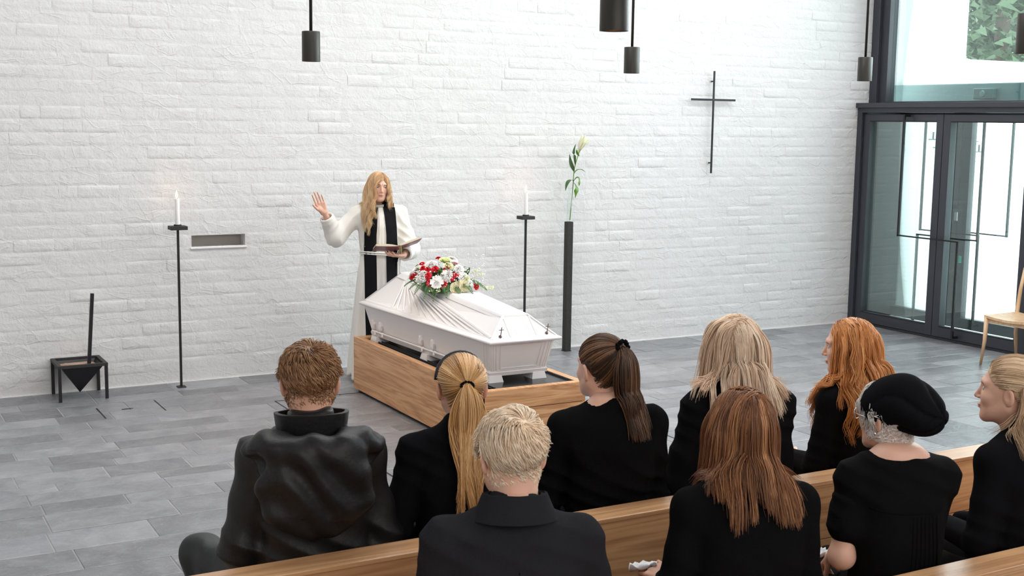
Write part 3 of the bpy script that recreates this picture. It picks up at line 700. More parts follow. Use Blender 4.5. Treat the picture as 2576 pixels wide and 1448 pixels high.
def frond(p0, p1, p2, nl, ll, m_):
    a, b, c = Vector(p0), Vector(p1), Vector(p2); mb = MB(); pts = [a * (1 - t) ** 2 + b * 2 * t * (1 - t) + c * t * t for t in [k / 8 for k in range(9)]]
    mb.tube(pts, [.0022 - .0015 * k / 8 for k in range(9)], 5)
    for k in range(nl):
        t = .1 + .9 * k / nl; p = a * (1 - t) ** 2 + b * 2 * t * (1 - t) + c * t * t; d = ((b - a) * (1 - t) + (c - b) * t).normalized(); s = d.cross(Vector((0, 0, 1))).normalized()
        for sg in (-1, 1):
            e = p + (s * sg * .75 + d * .75 + Vector((0, 0, -.18))).normalized() * ll * (math.sin(PI * (t * .8 + .18))); w_ = (d * .006)
            m1 = (p + e) / 2 + Vector((0, 0, .006))
            mb.add([p, m1 - w_, e, m1 + w_, m1 + Vector((0, 0, .002))], [(0, 1, 4), (1, 2, 4), (2, 3, 4), (3, 0, 4)])
    return tag(mb.build('fern_frond', m_, bq), None)
for i, (dx, dy, dz) in enumerate(((-.30, .02, -.03), (-.30, -.07, -.06), (-.26, -.16, -.085), (-.21, -.22, -.10), (-.12, -.27, -.07), (-.02, -.30, -.05), (.08, -.33, -.045), (.20, -.33, -.02), (-.30, .12, -.02), (.22, -.22, 0), (.05, .28, .03), (-.14, .26, .02))):
    frond((dx * .3, dy * .3, .05), (dx * .7, dy * .7, .085), (dx * .92, dy * .92, dz + .02), 16, .052, lf3 if i % 3 else lf1)
for i, (u, v) in enumerate(((1.05, .05), (1.08, .0), (.92, .58), (.50, .0), (.42, .0), (.97, .44))):
    n, nr = bp_(u * 2 - 1, v); mb = MB(); mb.tube([n * .6, n * .9, n * 1.08], .0015, 5)
    for k in range(7): c = n * (.92 + .035 * k); mb.lathe([(.001, -.005), (.006, -.002), (.006, .003), (0, .006)], (c.x + rf.uniform(-.012, .012), c.y + rf.uniform(-.012, .012), c.z + rf.uniform(-.008, .012)), 6)
    mb.build('bud_stem', fm_g, bq, smooth=True)
gy = MB()
for i in range(300):   # baby's breath
    u = rf.uniform(-1, 1.15); v = rf.uniform(0, 1.05)
    if rf.random() < .85: u = rf.gauss(.62, .30); v = min(1.1, abs(rf.gauss(.5, .35)))
    n, nr = bp_(max(-1.0, min(1.0, u)), v); n = n * rf.uniform(.98, 1.07); s_ = rf.uniform(.0028, .0052)
    gy.add([(n.x + s_ * a, n.y + s_ * b, n.z + s_ * c) for a, b, c in ((1, 0, 0), (-1, 0, 0), (0, 1, 0), (0, -1, 0), (0, 0, 1), (0, 0, -1))], [(0, 2, 4), (2, 1, 4), (1, 3, 4), (3, 0, 4), (2, 0, 5), (1, 2, 5), (3, 1, 5), (0, 3, 5)])
tag(gy.build('white_filler_blossoms', fm_w, bq), kind='stuff')

# ================================================================ CANDLE STANDS
def candle_stand(x, y, label, clabel, flip=1):
    t = thing('candle_stand', label, 'candle stand', (x, y, 0), 0, 'black floor candle stands')
    MB().box(-.032, .032, -.032, .032, 0, .008, .002).build('base', M['rust'], t)
    MB().box(-.0085, .0085, -.0085, .0085, .006, 1.235, .001).build('pole', M['steel'], t)
    mb = MB(); mb.box(-.064, .064, -.055, .055, 1.235, 1.264, .002); tr = mb.build('tray', M['rust'], t)
    MB().lathe([(.030, 1.262), (.030, 1.274), (.024, 1.276), (.024, 1.266), (0, 1.266)], n=16).build('drip_cup', M['rust'], t)
    c = thing('candle', clabel, 'candle', (x, y, 1.266), 0, 'burning white candles')
    MB().lathe([(.0175, 0), (.0175, .20), (.015, .207), (.006, .203), (0, .203)], n=20).build('wax', M['wax'], c, smooth=False)
    smooth_angle(c.children[0], 40)
    MB().tube([(0, 0, .2), (flip * .002, 0, .218)], .0012, 5).build('wick', M['frame_dark'], c)
    MB().lathe([(.0018, 0), (.0085, .010), (.010, .022), (.007, .040), (.002, .056), (0, .060)], (flip * -.003, 0, .212), 12).build('flame', M['flame'], c, smooth=True)
    l = bpy.data.lights.new('candle_light', 'POINT'); l.energy = .22; l.color = (1, .55, .33); l.shadow_soft_size = .02
    lo = bpy.data.objects.new('candle_light', l); COL.objects.link(lo); lo.location = (x, y, 1.266 + .26)
candle_stand(2.351, 9.513, 'slim black candle stand left of the priest', 'burning white candle on the stand left of the priest')
candle_stand(5.428, 9.50, 'slim black candle stand right of the priest beside the lily post', 'burning white candle on the stand nearest the lily')

# ================================================================ SAND PIT WITH SHOVEL ROD
sp = thing('sand_stand', 'black steel stand with pyramid bowl of sand, left by the wall', 'stand', (1.592, 9.52, 0))
for sx in (-1, 1):
    for sy in (-1, 1): MB().box(sx * .166 - .011, sx * .166 + .011, sy * .160 - .011, sy * .160 + .011, 0, .262, .001).build('leg', M['steel'], sp)
mb = MB(); a, b = .178, .150
for (x0, x1, y0, y1) in ((-a, a, -.172, -.146), (-a, a, .146, .172), (-a, -b, -.146, .146), (b, a, -.146, .146)): mb.box(x0, x1, y0, y1, .250, .272, .001)
mb.build('top_frame', M['rust'], sp)
o_, i_ = .150, .143
mb = MB(); ring = lambda r, z: [(-r, -r * .97, z), (r, -r * .97, z), (r, r * .97, z), (-r, r * .97, z)]
V = ring(o_, .252) + [(0, 0, .030)] + ring(i_, .256) + [(0, 0, .046)]
mb.add(V, [(1, 0, 4), (2, 1, 4), (3, 2, 4), (0, 3, 4), (5, 6, 9), (6, 7, 9), (7, 8, 9), (8, 5, 9)] + [(i, (i + 1) % 4, 5 + (i + 1) % 4, 5 + i) for i in range(4)])
mb.build('pyramid_bowl', M['steel'], sp)
mb = MB(); n = 12; V = []; r_ = random.Random(2)
for i in range(n + 1):
    for k in range(n + 1):
        u, v = i / n * 2 - 1, k / n * 2 - 1; V.append((u * .128, v * .124, .232 + .022 * (1 - max(abs(u), abs(v)) ** 2) + r_.uniform(-.003, .003)))
mb.add(V, [(i * (n + 1) + k, (i + 1) * (n + 1) + k, (i + 1) * (n + 1) + k + 1, i * (n + 1) + k + 1) for i in range(n) for k in range(n)])
snd = mb.build('sand', M['sand'], smooth=True, loc=(1.592, 9.52, 0)); tag(snd, 'pinkish sand heaped in the black pyramid bowl', 'sand', kind='stuff')
sh = thing('sand_scoop', 'long black rod handle of the scoop standing in the sand', 'scoop', (1.660, 9.50, .235))
MB().box(-.0125, .0125, -.0125, .0125, 0, .545, .002).build('handle', M['steel'], sh)
MB().box(-.03, .03, -.004, .004, -.06, .01, .002).build('blade', M['steel'], sh)
sh.rotation_euler = (0, math.radians(4.2), 0)

# ================================================================ LILY POST
lp = thing('flower_post', 'tall square black post holding the lily vase', 'post', (5.910, 9.55, 0))
mb = MB(); mb.box(-.030, .030, -.030, .030, 0, 1.196, .002); mb.build('post', M['rust'], lp)
MB().box(-.034, .034, -.034, .034, 0, .006, .001).build('foot_plate', M['steel'], lp)
vz = thing('glass_vase', 'clear glass tube vase on the black post', 'vase', (5.912, 9.55, 1.196))
mb = MB(); mb.lathe([(.001, .0), (.024, .0), (.024, .31), (.0215, .31), (.0215, .006), (.001, .006)], n=24); smooth_angle(mb.build('glass_tube', M['clear_glass'], vz), 40)
MB().lathe([(0, .007), (.021, .007), (.021, .19), (0, .19)], n=24).build('water', M['clear_glass'], vz, smooth=False)
ly = thing('lily', 'single pale lily stem with green leaves in the glass vase', 'flower', (5.915, 9.55, 1.21))
stem = [Vector((.005, 0, 0)), Vector((.015, 0, .12)), Vector((.030, 0, .30)), Vector((.040, 0, .45)), Vector((.060, 0, .53)), Vector((.092, 0, .62))]
def cr(pts, n=5):
    out = []
    for i in range(len(pts) - 1):
        p0 = pts[max(i - 1, 0)]; p1, p2 = pts[i], pts[i + 1]; p3 = pts[min(i + 2, len(pts) - 1)]
        for k in range(n):
            t = k / n; out.append(.5 * ((2 * p1) + (p2 - p0) * t + (2 * p0 - 5 * p1 + 4 * p2 - p3) * t * t + (3 * p1 - p0 - 3 * p2 + p3) * t ** 3))
    out.append(pts[-1]); return out
MB().tube(cr(stem), .0042, 8).build('stem', lf2, ly, smooth=True)
for (a, b, c, w_, m_) in (((.038, 0, .44), (-.015, -.01, .50), (-.018, -.01, .60), .036, lf1), ((.050, 0, .50), (.020, .0, .62), (.055, 0, .69), .030, lf1), ((.040, 0, .42), (.075, -.015, .49), (.150, -.02, .435), .030, lf2),
                          ((.035, 0, .36), (-.035, -.01, .38), (-.060, -.02, .27), .034, lf1), ((.036, 0, .35), (.085, -.03, .44), (.078, -.03, .31), .044, lf2), ((.036, 0, .34), (.075, -.02, .30), (.045, -.02, .20), .034, lf2), ((.090, 0, .58), (.05, -.01, .60), (.062, -.01, .655), .02, lf2)):
    leaf('leaf', (a, b, c), w_ * 1.55, m_, ly, .25, 9)
lilyp = mat('lily_petals', (.84, .83, .62), .5, sss=.25)
for k in range(6):      # trumpet bloom, half open, pointing up and right
    a = 2 * PI * k / 6; base = Vector((.092, 0, .615)); ax = Vector((.42, -.1, .9)).normalized(); s = ax.orthogonal().normalized(); t_ = ax.cross(s)
    rd = s * math.cos(a) + t_ * math.sin(a)
    leaf('petal', (base, base + ax * .11 + rd * .030, base + ax * .160 + rd * (.062 if k % 2 else .040)), .052, lilyp, ly, .5, 7)
# ================================================================ WALL CROSS
wc = thing('wall_cross', 'thin black metal cross mounted on the white brick wall', 'cross', (7.602, 9.655, 2.33))
MB().box(-.0085, .0085, -.006, .006, -.713, .275, .001).build('upright', M['steel'], wc)
MB().box(-.268, .268, -.0065, .0055, -.0115, .0085, .001).build('crossbar', M['steel'], wc)
for z in (.176, -.612): MB().box(-.006, .006, 0, .05, z - .006, z + .006).build('wall_pin', M['steel'], wc)
# ================================================================ PENDANTS
def pendant(x, y, label):
    t = thing('pendant_lamp', label, 'lamp', (x, y, 2.47), 0, 'black cylinder pendant lamps')
    mb = MB(); mb.lathe([(.0, .150), (.056, .150), (.060, .152), (.060, .194), (.058, .196), (0, .196)], n=32); mb.lathe([(.060, .0), (.060, .160)], n=32)
    mb = MB(); mb.lathe([(.054, .002), (.060, 0), (.060, .192), (.057, .196), (.0, .196)], n=36); mb.lathe([(.054, .002), (.054, .10), (0, .10)], n=36)
    mb.f = [f for f in mb.f if len(f) <= 4]; mb.mi = [0] * len(mb.f)
    smooth_angle(mb.build('shade', M['lamp'], t), 40)
    MB().tube([(0, 0, .194), (0, 0, CZ - 2.47)], .0105, 12).build('rod', M['lamp'], t, smooth=True)
    MB().lathe([(0, .0), (.014, .008), (.020, .026), (.014, .05), (.012, .098)], (0, 0, .004), 14).build('bulb', M['bulb'], t, smooth=True)
    l = bpy.data.lights.new('lamp_light', 'SPOT'); l.energy = 26; l.color = (1.0, .72, .45); l.spot_size = math.radians(80); l.spot_blend = .6; l.shadow_soft_size = .03
    lo = bpy.data.objects.new('lamp_light', l); COL.objects.link(lo); lo.location = (x, y, 2.45)
pendant(2.85, 7.88, 'black cylinder pendant lamp above the priest, leftmost of all')
pendant(5.41, 7.88, 'black cylinder pendant lamp over the lily post, on a long rod')
pendant(7.66, 7.72, 'black cylinder pendant lamp beside the upper window frame')
pendant(2.86, 4.30, 'large looking near pendant lamp at the top centre, glowing bulb inside')
pendant(5.31, 4.24, 'black cylinder pendant lamp in front of the upper window, rightmost of all')

# ================================================================ PEWS
def pew(y0, label, x0, x1):
    """y0 = front face of the back rest; people sit on the +y side"""
    t = thing('pew', label, 'pew', (0, y0, 0), 0, 'oak pews')
    bd = [(.02, .21), (.213, .40), (.403, .60), (.603, .812)]
    for a, b in bd: MB().box(x0, x1, -.105, -.004, a, b, .0015).build('back_board', M['pew_wood'], t)
    MB().box(x0 - .002, x1 + .002, -.110, .002, .806, .822, .003).build('top_rail', M['pew_wood'], t)
    MB().box(x0, x1, .0, .42, .395, .44, .006).build('seat', M['pew_wood'], t)
    MB().box(x0, x1, .06, .10, .02, .395).build('seat_rail', M['pew_wood'], t)
    for x in (x0 + .02, (x0 + x1) / 2, x1 - .06): MB().box(x, x + .04, .0, .40, .0, .395, .002).build('leg', M['pew_wood'], t)
    return t
pew(3.335, 'long oak pew of the front row, its top rail between the two rows of mourners', -.4, 6.6)
pew(2.425, 'oak pew at the bottom right behind the second row', -.4, 6.6)

# ================================================================ CHAIR
def chair(x, y, rz, label):
    t = thing('wooden_chair', label, 'chair', (x, y, 0), rz)
    W, D, H = .235, .225, .445
    for sx, sy in ((-1, 1), (1, 1), (-1, -1), (1, -1)):
        mb = MB(); x0, y0 = sx * (W - .012), sy * (D - .015)
        if sy > 0: mb.tube([(x0 + sx * .018, y0 + .012, 0), (x0, y0, .22), (x0 - sx * .002, y0 - .004, H - .012)], [.011, .017, .021], 10)
        else: mb.tube([(x0 + sx * .012, y0 - .05, 0), (x0, y0 - .005, .25), (x0, y0 - .002, .45), (x0, y0 - .03, .65), (x0 + sx * 0, y0 - .075, .845)], [.012, .018, .020, .017, .014], 10)
        mb.build('leg', M['birch'], t, smooth=True)
    mb = MB(); n = 12; V = []
    for lay in (0, 1):
        for i in range(n + 1):
            for k in range(n + 1):
                u, v = i / n * 2 - 1, k / n * 2 - 1; V.append((u * W * (1.0 if v > -.5 else .98), v * D, H - lay * .022 - .022 * (1 - u * u) * (1 - .4 * v * v) + .004 * abs(u)))
    NN = (n + 1) ** 2; F = []
    for i in range(n):
        for k in range(n): a = i * (n + 1) + k; F.append((a, a + n + 1, a + n + 2, a + 1)); F.append((NN + a, NN + a + 1, NN + a + n + 2, NN + a + n + 1))
    for k in range(n):
        for (a, b) in ((k, k + 1), (n * (n + 1) + k + 1, n * (n + 1) + k), ((k + 1) * (n + 1), k * (n + 1)), (k * (n + 1) + n, (k + 1) * (n + 1) + n)): F.append((a, b, NN + b, NN + a))
    mb.add(V, F); smooth_angle(mb.build('seat', M['birch'], t), 45)
    ap = MB()
    for sg in (-1, 1):
        V = []
        for i in range(9):
            u = i / 8 * 2 - 1
            for dz in (0, -.045 + .02 * (1 - u * u)): V.append((u * W * .93, sg * (D - .022), H - .02 - .018 * (1 - u * u) + dz))
            for dz in (0, -.045 + .02 * (1 - u * u)): V.append((u * W * .93, sg * (D - .040), H - .02 - .018 * (1 - u * u) + dz))
        F = []
        for i in range(8):
            a = i * 4; b = a + 4; F += [(a, b, b + 1, a + 1), (a + 2, a + 3, b + 3, b + 2), (a + 1, b + 1, b + 3, a + 3), (a, a + 2, b + 2, b)]
        ap.add(V, F)
    for sg in (-1, 1): ap.box(sg * (W - .03) - .008, sg * (W - .03) + .008, -D + .02, D - .02, H - .065, H - .02)
    ap.build('apron', M['birch'], t)
    mb = MB(); V = []; F = []
    for i in range(9):
        u = i / 8 * 2 - 1; yb = -D - .078 - .035 * (1 - u * u)
        for (dy, dz) in ((0, .745), (-.018, .745), (-.024, .850), (-.006, .850)): V.append((u * (W + .008), yb + dy + .018, dz))
    for i in range(8):
        a = i * 4; b = a + 4
        for k in range(4): F.append((a + k, a + (k + 1) % 4, b + (k + 1) % 4, b + k))
    F += [(0, 3, 2, 1), (32, 33, 34, 35)]
    mb.add(V, F).build('crest_rail', M['birch'], t)
    MB().box(-W + .03, W - .03, -D + .02, D - .04, H - .018, H - .016).build('seat_pad', M['birch'], t)
    return t
chair(9.17, 7.18, math.radians(92), 'pale birch wooden chair at the right edge in front of the glass doors')
# ================================================================ IMPLICIT SURFACES (bodies, clothes, heads, hands)
A_ = lambda p: np.asarray(p, dtype=np.float32)
def smin(a, b, k):
    if k <= 0: return np.minimum(a, b)
    h = np.clip(.5 + .5 * (b - a) / k, 0, 1); return b + (a - b) * h - k * h * (1 - h)
def smax(a, b, k): return -smin(-a, -b, k)
def cone(P, a, b, ra, rb):
    a, b = A_(a), A_(b); d = b - a; t = np.clip(((P - a) @ d) / max(1e-9, float(d @ d)), 0, 1)
    q = P - a - t[..., None] * d
    return np.sqrt((q * q).sum(-1)) - (ra + (rb - ra) * t)
def ell(P, c, r, rot=None):
    q = P - A_(c)
    if rot is not None: q = q @ A_(rot)
    r = A_(r); k = np.sqrt(((q / r) ** 2).sum(-1)); k2 = np.sqrt(((q / (r * r)) ** 2).sum(-1)) + 1e-9
    return k * (k - 1) / k2
def loft(P, st, e=2.4):
    """stack of ellipses (z, cx, cy, rx, ry)"""
    st = np.array(st, dtype=np.float32); z = P[..., 2]
    cx, cy, rx, ry = [np.interp(z, st[:, 0], st[:, i]) for i in (1, 2, 3, 4)]
    x = np.abs(P[..., 0] - cx) / rx; y = np.abs(P[..., 1] - cy) / ry
    d = ((x ** e + y ** e) ** (1 / e) - 1) * np.minimum(rx, ry)
    return smax(smax(d, z - st[-1, 0], .02), st[0, 0] - z, .02).astype(np.float32)
def rotm(yaw=0, pitch=0, roll=0):
    return np.array(Matrix.Rotation(yaw, 3, 'Z') @ Matrix.Rotation(pitch, 3, 'X') @ Matrix.Rotation(roll, 3, 'Y'), dtype=np.float32)
def surf(fn, lo, hi, h):
    """surface nets; returns verts (n,3), quads (m,4)"""
    lo, hi = A_(lo), A_(hi); n = np.maximum(4, np.ceil((hi - lo) / h).astype(int) + 1)
    ax = [lo[i] + h * np.arange(n[i], dtype=np.float32) for i in range(3)]
    G = np.stack(np.meshgrid(*ax, indexing='ij'), -1).astype(np.float32)
    v = fn(G.reshape(-1, 3)).reshape(n).astype(np.float32)
    v[0], v[-1], v[:, 0], v[:, -1], v[:, :, 0], v[:, :, -1] = [np.maximum(q, h * .1) for q in (v[0], v[-1], v[:, 0], v[:, -1], v[:, :, 0], v[:, :, -1])]
    s = v < 0; c = tuple(n - 1); acc = np.zeros(c + (3,), np.float32); cnt = np.zeros(c, np.float32)
    def sl(o): return tuple(slice(o[i], o[i] + c[i]) for i in range(3))
    for a in range(3):
        b_, c_ = [i for i in range(3) if i != a]
        for i in (0, 1):
            for j in (0, 1):
                o0 = [0, 0, 0]; o0[b_] = i; o0[c_] = j; o1 = list(o0); o1[a] = 1
                va, vb = v[sl(o0)], v[sl(o1)]; m = s[sl(o0)] != s[sl(o1)]
                t = np.where(m, va / np.where(m, va - vb, 1), 0)
                p = np.zeros(c + (3,), np.float32); p[..., a] = t; p[..., b_] = i; p[..., c_] = j
                acc += p * m[..., None]; cnt += m
    act = cnt > 0; idx = -np.ones(c, int); idx[act] = np.arange(act.sum())
    cells = np.argwhere(act).astype(np.float32); V = lo + h * (cells + acc[act] / cnt[act][:, None])
    Q = []
    for a in range(3):
        b_, c_ = [(1, 2), (2, 0), (0, 1)][a]
        e0 = [slice(1, n[i] - 1) for i in range(3)]; e0[a] = slice(0, n[a] - 1); e1 = list(e0); e1[a] = slice(1, n[a])
        m = s[tuple(e0)] != s[tuple(e1)]; w_ = np.argwhere(m); flip = s[tuple(e0)][m]
        off = np.array([1, 1, 1]); off[a] = 0; w_ = w_ + off
        def at(db, dc):
            q = w_.copy(); q[:, b_] += db; q[:, c_] += dc; return idx[q[:, 0], q[:, 1], q[:, 2]]
        f = np.stack([at(-1, -1), at(0, -1), at(0, 0), at(-1, 0)], -1); f[~flip] = f[~flip][:, ::-1]; Q.append(f)
    Q = np.concatenate(Q); Q = Q[(Q >= 0).all(1)]
    for _ in range(1):       # project once on the surface for smoothness
        e = h * .5; g = np.stack([fn(V + A_(d) * e) - fn(V - A_(d) * e) for d in np.eye(3)], -1); g /= (np.linalg.norm(g, axis=1, keepdims=True) + 1e-9)
        d = fn(V); V = V - g * np.clip(d, -h * .4, h * .4)[:, None]
    return V, Q
def np_mesh(name, V, Q, mats, parent=None, mi=None, smooth=True, tone=None):
    me = bpy.data.meshes.new(name); k = Q.shape[1]
    me.vertices.add(len(V)); me.vertices.foreach_set('co', np.ascontiguousarray(V, dtype=np.float32).ravel())
    me.loops.add(Q.size); me.loops.foreach_set('vertex_index', Q.astype(np.int32).ravel())
    me.polygons.add(len(Q)); me.polygons.foreach_set('loop_start', np.arange(0, Q.size, k, dtype=np.int32))
    for m in (mats if isinstance(mats, (list, tuple)) else [mats]): me.materials.append(m)
    me.update(calc_edges=True); me.validate()
    if mi is not None: me.polygons.foreach_set('material_index', mi.astype(np.int32))
    me.polygons.foreach_set('use_smooth', np.full(len(me.polygons), smooth))
    if tone is not None: at = me.attributes.new('tone', 'FLOAT', 'POINT'); at.data.foreach_set('value', tone.astype(np.float32))
    return link(name, me, parent)
def join(parts):
    V, Q, T, o = [], [], [], 0
    for p in parts:
        V.append(p[0]); Q.append(p[1] + o); o += len(p[0]); T.append(p[2] if len(p) > 2 else np.zeros(len(p[1]), int))
    return np.concatenate(V), np.concatenate(Q), np.concatenate(T)

# ---------------------------------------------------------------- head (own frame: +y face, z up, origin at ear level centre)
def head_fn(P, male=False, tilt=None):
    x = np.abs(P[..., 0]); S = np.stack([x, P[..., 1], P[..., 2]], -1)
    d = ell(S, (0, -.012, .032), (.074, .094, .083))
    d = smin(d, ell(S, (0, .022, -.020), (.064, .070, .078)), .03)
    d = smin(d, ell(S, (0, .040, -.066), (.047, .046, .038)), .03)
    d = smin(d, cone(S, (.052, .0, -.045), (.020, .070, -.088), .018, .014), .025)       # jaw line
    d = smin(d, ell(S, (0, .074, -.092), (.020, .017, .015)), .018)                      # chin
    d = smin(d, ell(S, (.036, .062, -.022), (.021, .020, .020)), .02)                    # cheek
    d = smin(d, cone(S, (.010, .085, .030), (.042, .070, .028), .008, .008), .016)       # brow
    d = smax(d, -ell(S, (.031, .099, .008), (.018, .0135, .010)), .014)                   # eye hollow
    d = smin(d, cone(S, (0, .086, .016), (0, .1075, -.024), .0055, .0080), .012)          # nose
    d = smin(d, ell(S, (.0085, .0975, -.0275), (.0065, .008, .0055)), .005)
    d = smin(d, ell(S, (0, .094, -.0515), (.021, .0085, .0045)), .004)                   # lips
    d = smin(d, ell(S, (0, .0925, -.0605), (.018, .0085, .0050)), .004)
    d = smax(d, -cone(S, (0, .104, -.0562), (.022, .092, -.0562), .0016, .0012), .002)
    er = rotm(.35, 0, .12)
    d = smin(d, smax(ell(S, (.079, -.008, -.006), (.008, .019, .031), er), -ell(S, (.088, -.004, -.002), (.006, .011, .019), er), .004), .005)   # ear
    d = smin(d, cone(S, (0, -.020, -.05), (0, -.040, -.20), .056 if male else .050, .064 if male else .056), .03)   # neck
    return d
def head_mesh(T, male=False, h=.0042):
    """T = (R 3x3, origin) to place it"""
    V, Q = surf(lambda p: head_fn(p, male), (-.105, -.14, -.19), (.105, .135, .13), h)
    c = V[Q].mean(1); mi = np.zeros(len(Q), int)
    lips = (np.abs(c[:, 0]) < .0205) & (c[:, 1] > .091) & (np.abs(c[:, 2] + .0565) < .0072 - .20 * np.abs(c[:, 0])); mi[lips] = 1
    brow = (np.abs(np.abs(c[:, 0]) - .031) < .015) & (c[:, 1] > .06) & (np.abs(c[:, 2] - (.0265 - 12 * (np.abs(c[:, 0]) - .028) ** 2)) < .0026); mi[brow] = 2
    lid = (np.abs(np.abs(c[:, 0]) - .031) < .015) & (c[:, 1] > .05) & (np.abs(c[:, 2] - .0105) < .0023); mi[lid] = 2
    return V @ T[0].T + T[1], Q, mi
# ---------------------------------------------------------------- hand
def hand_prims(wr, d, n, curl, side, s=1.0, spread=.10, thumb=.6, curls=None):
    """wr wrist, d direction of the fingers, n palm normal (the way the palm faces), side +1/-1 thumb side along d x n"""
    d = np.array(Vector(d).normalized()); n = np.array(n, dtype=float); n = n - d * n.dot(d); n /= np.linalg.norm(n); t = np.cross(d, n) * side
    wr = np.array(wr, dtype=float); pr = []
    L = [(.034, .082, (.040, .024, .020), .0078), (.012, .086, (.044, .028, .021), .0080), (-.010, .082, (.041, .026, .020), .0076), (-.030, .074, (.032, .019, .017), .0066)]
    for k, (o, pl, ph, r) in enumerate(L):
        a = wr + t * o * .55 * s; b = wr + (d * pl + t * o) * s; pr.append((a, b, .013 * s, .0105 * s, .014))
        c = curls[k] if curls else curl; ang = spread * (1.5 - k) * .6; dd = d * math.cos(ang) + t * math.sin(ang); p = b; th = .25 * c
        for q, l in enumerate(ph):
            v = dd * math.cos(th) + n * math.sin(th); p2 = p + v * l * s; pr.append((p, p2, r * (1 - .07 * q) * s, r * (.93 - .1 * q) * s, .003)); p = p2; th += c * (.95 if q == 0 else .7)
    pr.append((wr + (d * .02 + t * .012) * s, wr + (d * .05 + t * .026 + n * .012) * s, .015 * s, .013 * s, .014))
    p = wr + (d * .022 + t * .020 + n * .006) * s; v = d * .62 + t * .70 * thumb + n * .28; v /= np.linalg.norm(v); p2 = p + v * .040 * s; pr.append((p, p2, .0125 * s, .010 * s, .010))
    v2 = v * .8 + d * .35 - t * .12 * thumb + n * .15 * curl; v2 /= np.linalg.norm(v2); p3 = p2 + v2 * .030 * s; pr.append((p2, p3, .0098 * s, .0088 * s, .003)); p4 = p3 + (v2 + n * .2 * curl) * .022 * s; pr.append((p3, p4, .0088 * s, .0072 * s, .003))
    return pr
def prims_mesh(pr, h, extra=.02):
    pts = np.array([q for p in pr for q in (p[0], p[1])]); lo = pts.min(0) - extra; hi = pts.max(0) + extra
    def f(P):
        d = None
        for a, b, ra, rb, k in pr:
            c = cone(P, a, b, ra, rb); d = c if d is None else smin(d, c, k)
        return d
    return surf(f, lo, hi, h)
def hand_mesh(*a, h=.0032, fore=None, upper=None, **k):
    pr = hand_prims(*a, **k)
    if fore is not None: pr.append((A_(fore), A_(a[0]), .033, .0215, .012)); 
    if upper is not None: pr.append((A_(upper), A_(fore), .043, .036, .03)); pr.append((A_(fore), A_(fore) + (A_(a[0]) - A_(fore)) * .3, .037, .039, .02)); h = .0045
    m = prims_mesh(pr, h, .05 if upper is not None else .02)
    return m[0], m[1]

# ---------------------------------------------------------------- hair
def fiber_mesh(paths, rad, tones, tipdark=0.0):
    """paths (N,S,3) strands -> three-sided tapered fibres"""
    N, S, _ = paths.shape; d = np.gradient(paths, axis=1); d /= (np.linalg.norm(d, axis=2, keepdims=True) + 1e-9)
    ref = np.zeros_like(d); ref[..., 0] = .37; ref[..., 1] = .86; ref[..., 2] = .35
    u = np.cross(d, ref); u /= (np.linalg.norm(u, axis=2, keepdims=True) + 1e-9); v = np.cross(d, u)
    t = np.linspace(0, 1, S); r = rad[:, None] * np.clip(1.15 - t ** 3 * .95, .12, 1)[None, :]
    ring = [paths + (u * math.cos(a) + v * math.sin(a)) * r[..., None] for a in (0, 2 * PI / 3, 4 * PI / 3)]
    V = np.stack(ring, 2).reshape(-1, 3)
    b = (np.arange(N)[:, None] * S + np.arange(S - 1)[None, :]).reshape(-1) * 3
    Q = np.concatenate([np.stack([b + k, b + (k + 1) % 3, b + 3 + (k + 1) % 3, b + 3 + k], -1) for k in range(3)])
    tn = np.repeat((tones[:, None] + tipdark * (t[None, :] - .3)).reshape(-1), 3)
    return V.astype(np.float32), Q, np.clip(tn, 0, 1)
def grad(fn, P, e=.003):
    g = np.stack([fn(P + A_(d) * e) - fn(P - A_(d) * e) for d in np.eye(3)], -1)
    return g / (np.linalg.norm(g, axis=1, keepdims=True) + 1e-9)
def hair_limit(y, nape, fr=.085):
    if nape < -.2: return np.interp(y, [-.12, -.045, .030, .045, .060, .080, .10], [nape + .2, nape + .2, -.055, -.030, .034, fr - .012, fr])
    return np.interp(y, [-.12, -.045, -.020, .020, .050, .078, .10], [nape, nape, min(.0, nape + .06), .018, .034, fr - .012, fr])
def snap(P):
    P = P.astype(np.float32)
    for _ in range(4): P = P - grad(head_fn, P) * head_fn(P)[:, None]
    return P
def scalp_roots(n, rg, nape=-.06, fr=.085):
    """points on the hair-bearing scalp in the head frame, with their outward directions"""
    out = []; m = 0
    while m < n:
        v = rg.normal(size=(n * 2, 3)); v /= np.linalg.norm(v, axis=1, keepdims=True); v = v[v[:, 2] > -.95]
        P = A_((0, -.012, .030)) + v * A_((.076, .097, .086)); P[:, 2] -= .055 * np.clip(-v[:, 2] - .25, 0, 1)
        ear = (nape > -.2) & (np.abs(P[:, 0]) > .066) & (np.abs(P[:, 1] + .006) < .020) & (P[:, 2] < .026)
        P = snap(P[~ear]); P = P[(P[:, 2] > hair_limit(P[:, 1], nape, fr)) & (np.abs(P[:, 0]) < (.085 if nape > -.2 else .1))]; out.append(P); m += len(P)
    P = np.concatenate(out)[:n]; return P, grad(head_fn, P)
